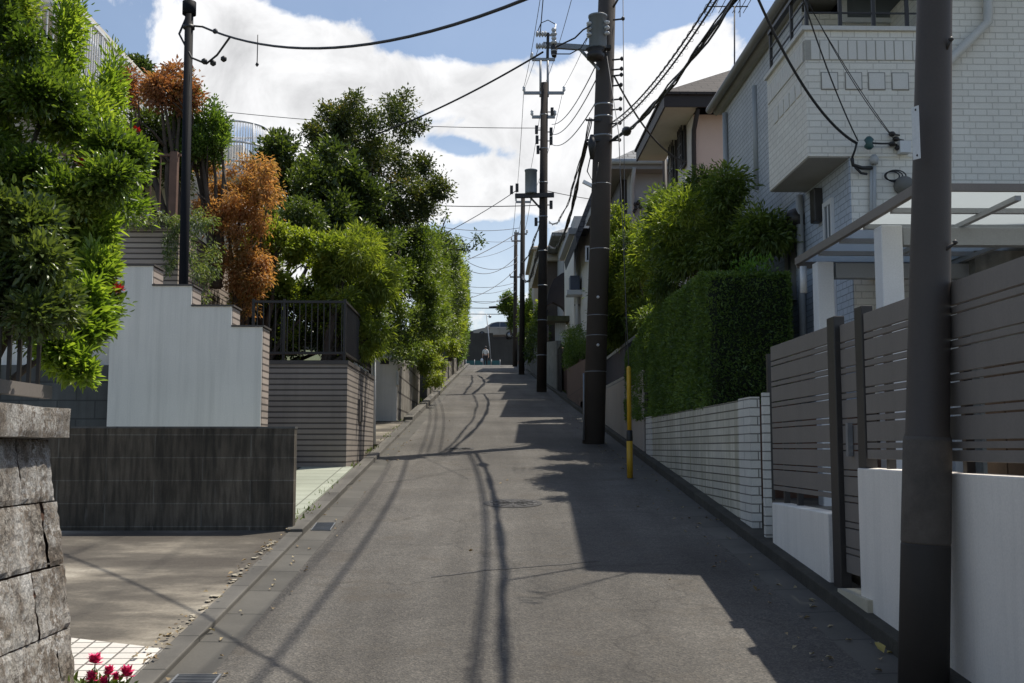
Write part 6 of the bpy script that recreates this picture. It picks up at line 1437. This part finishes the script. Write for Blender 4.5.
# right side: big bush, hedge neighbours
bb = poly_blobs([(614, 325), (606, 290), (612, 262), (632, 232), (655, 205), (690, 186), (718, 174), (742, 195), (770, 210), (780, 232), (778, 258), (740, 260), (700, 262), (680, 280), (645, 335), (622, 345)], lambda u: 18.2 if u < 640 else max(18.2-(u-640)*.16, 1100*(2.0+(u-640)*.0078)/(u-490)), 15, 62, 12, .35)+[px_blob(u, v, y, 20, 18) for u, v, y in ((715, 205, 13.3), (700, 218, 13.5), (730, 218, 12.8), (690, 232, 14), (705, 192, 13.8), (750, 232, 12.5))]
tree('garden_bush', 'big feathery green bush, sunlit on its left side, in front of the pale houses', 'bush', (3.0, 17.9, 1.9), bb, L_mid, 74000, .08, .022, 80, frac=1, ends=[tuple(at(u, v, Y=17)) for u, v in ((640, 280), (670, 230), (700, 200), (690, 260))], cs=.16, gap=-.3, gf=3, upb=.0, droop=.15, bumpy=.3, r0=.08)
crown('sun_toned_leaves', L_yel, bpy.data.objects['garden_bush.001'], [px_blob(672, 226, 13.1, 22, 18), px_blob(684, 206, 12.3, 16, 12), px_blob(655, 245, 15.2, 20, 22), px_blob(648, 262, 16.2, 18, 22), px_blob(640, 285, 17.4, 18, 18), px_blob(660, 262, 14.8, 14, 16), px_blob(640, 265, 17.9, 24, 22), px_blob(625, 295, 18.0, 16, 22), px_blob(695, 203, 17.6, 18, 16), px_blob(640, 295, 17.6, 22, 18), px_blob(660, 258, 17.5, 18, 16)], 30000, .08, .021, 81, cs=.13, gap=-.3)  # yellower leaves paint sunlight onto the left side of the bush
tree('slender_tree', 'narrow sunlit green tree squeezed between the large pole and the grey house', 'tree', (2.75, 23.5, 2.4), [px_blob(617, 225, 23.5, 9, 22), px_blob(618, 260, 23.5, 12, 24), px_blob(616, 295, 23.5, 12, 26), px_blob(625, 245, 23.6, 9, 18)], L_yel, 9000, .09, .045, 82, cs=.13)
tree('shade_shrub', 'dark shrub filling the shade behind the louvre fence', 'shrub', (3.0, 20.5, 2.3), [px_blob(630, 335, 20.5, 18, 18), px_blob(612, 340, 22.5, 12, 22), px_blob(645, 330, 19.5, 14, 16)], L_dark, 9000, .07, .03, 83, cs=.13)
M_h2 = L_box; q = at(575, 345, Y=30)
tree('round_hedge', 'rounded deep green bush above the reddish brown boarded wall', 'bush', (q.x, 30, 3.6), [px_blob(576, 343, 30, 12, 20, 1.8), px_blob(580, 352, 29.5, 10, 14, 1.6), px_blob(572, 352, 31, 8, 12, 1.5)], M_hedge, 12000, .05, .025, 84, cs=.08, gap=-9, bumpy=.08, shell=.3)
tree('roadside_tree', 'yellow-green tree behind the third utility pole far up the lane', 'tree', tuple(at(536, 350, Y=66)), [px_blob(534, 300, 66, 9, 12), px_blob(530, 315, 64, 7, 14), px_blob(540, 318, 60, 7, 18), px_blob(525, 328, 70, 5, 12), px_blob(538, 340, 60, 8, 14)], L_yel, 9000, .17, .09, 85, cs=.3)
tree('roadside_tree', 'darker tree leaning over the parked car at the top of the lane', 'tree', tuple(at(511, 335, Y=97)), [px_blob(509, 302, 97, 7, 8), px_blob(505, 308, 97, 5, 6), px_blob(514, 312, 97, 6, 10), px_blob(512, 322, 97, 4, 6)], L_mid, 5000, .2, .12, 86, cs=.35)
tree('roadside_tree', 'dark hedge-like trees in shade along the far right walls', 'tree', tuple(at(533, 360, Y=56)), [px_blob(533, 345, 56, 6, 16, 4), px_blob(530, 350, 64, 5, 12, 4), px_blob(541, 335, 50, 5, 20, 3)], L_dark, 9000, .13, .07, 87, cs=.25)
tree('dark_tree', 'small dark tree top behind the upper left house roof', 'tree', (at(135, 100, Y=28).x, 28, 3), [px_blob(134, 66, 28, 12, 6), px_blob(142, 74, 28, 8, 8)], L_dark, 2500, .12, .06, 88, cs=.2)

# ---------------------------------------------------------------- litter: fallen leaves and gutter weeds
r = np.random.default_rng(77); P = []
def scat(n, xa, xb, ya, yb, dz=.012):
    x = r.uniform(xa, xb, n); y = ya+(yb-ya)*r.random(n)**1.5; return np.stack([x, y, np.array([zr(q) for q in y])+dz], 1)
pos = np.concatenate([scat(150, -1.74, -1.62, 5.5, 22, .055), scat(60, -1.52, -1.25, 4.8, 20), scat(90, 1.6, 2.05, 5, 17, .014), scat(14, -1.2, 1.6, 5, 30, .006), scat(60, 1.6, 2.04, 15, 40, .014)])
d = r.normal(size=pos.shape); d[:, 2] *= .15; nr = np.array([0, 0, 1.])+r.normal(size=pos.shape)*.25
o = leaf_mesh('fallen_leaves', pos, d, nr, r.uniform(.02, .055, len(pos)), r.uniform(.012, .03, len(pos)), leafmat('dry_leaves', [(0, (.16, .10, .05)), (.5, (.32, .24, .13)), (1, (.45, .40, .26))], .8, .1, tcol=(1, .9, .6)), None, False); o['kind'] = 'stuff'
x_, y_ = rd(884, 656); o = leaf_mesh('yellow_leaf', np.array([[x_, y_, zr(y_)+.015], [x_+.02, y_+.02, zr(y_)+.012]]), np.array([[-.3, .5, .6], [.9, .2, 0.1]]), np.array([[.3, -1., .3], [0, 0, 1.]]), np.array([.075, .05]), np.array([.05, .03]), mat('yellow_leaf', (.50, .40, .12), .7, .1), None, True); tag(o, 'curled yellow fallen leaf at the foot of the low white wall', 'leaf')
pos = np.concatenate([scat(1400, -1.76, -1.64, 9.5, 60, .03), scat(1500, 2.28, 2.34, 12, 60, .08), scat(500, -2.4, -1.8, 28, 80, .03)])
pos[:, 0] += vnoise(pos, 5, 3)*.03; keep = vnoise(pos, 3, 1.2) > .1; pos = pos[keep]
d = r.normal(size=pos.shape)*.6+np.array([0, 0, 1.]); nr = r.normal(size=pos.shape)
o = leaf_mesh('gutter_weeds', pos, d, nr, r.uniform(.03, .09, len(pos)), r.uniform(.008, .02, len(pos)), L_mid, None, False); o['kind'] = 'stuff'
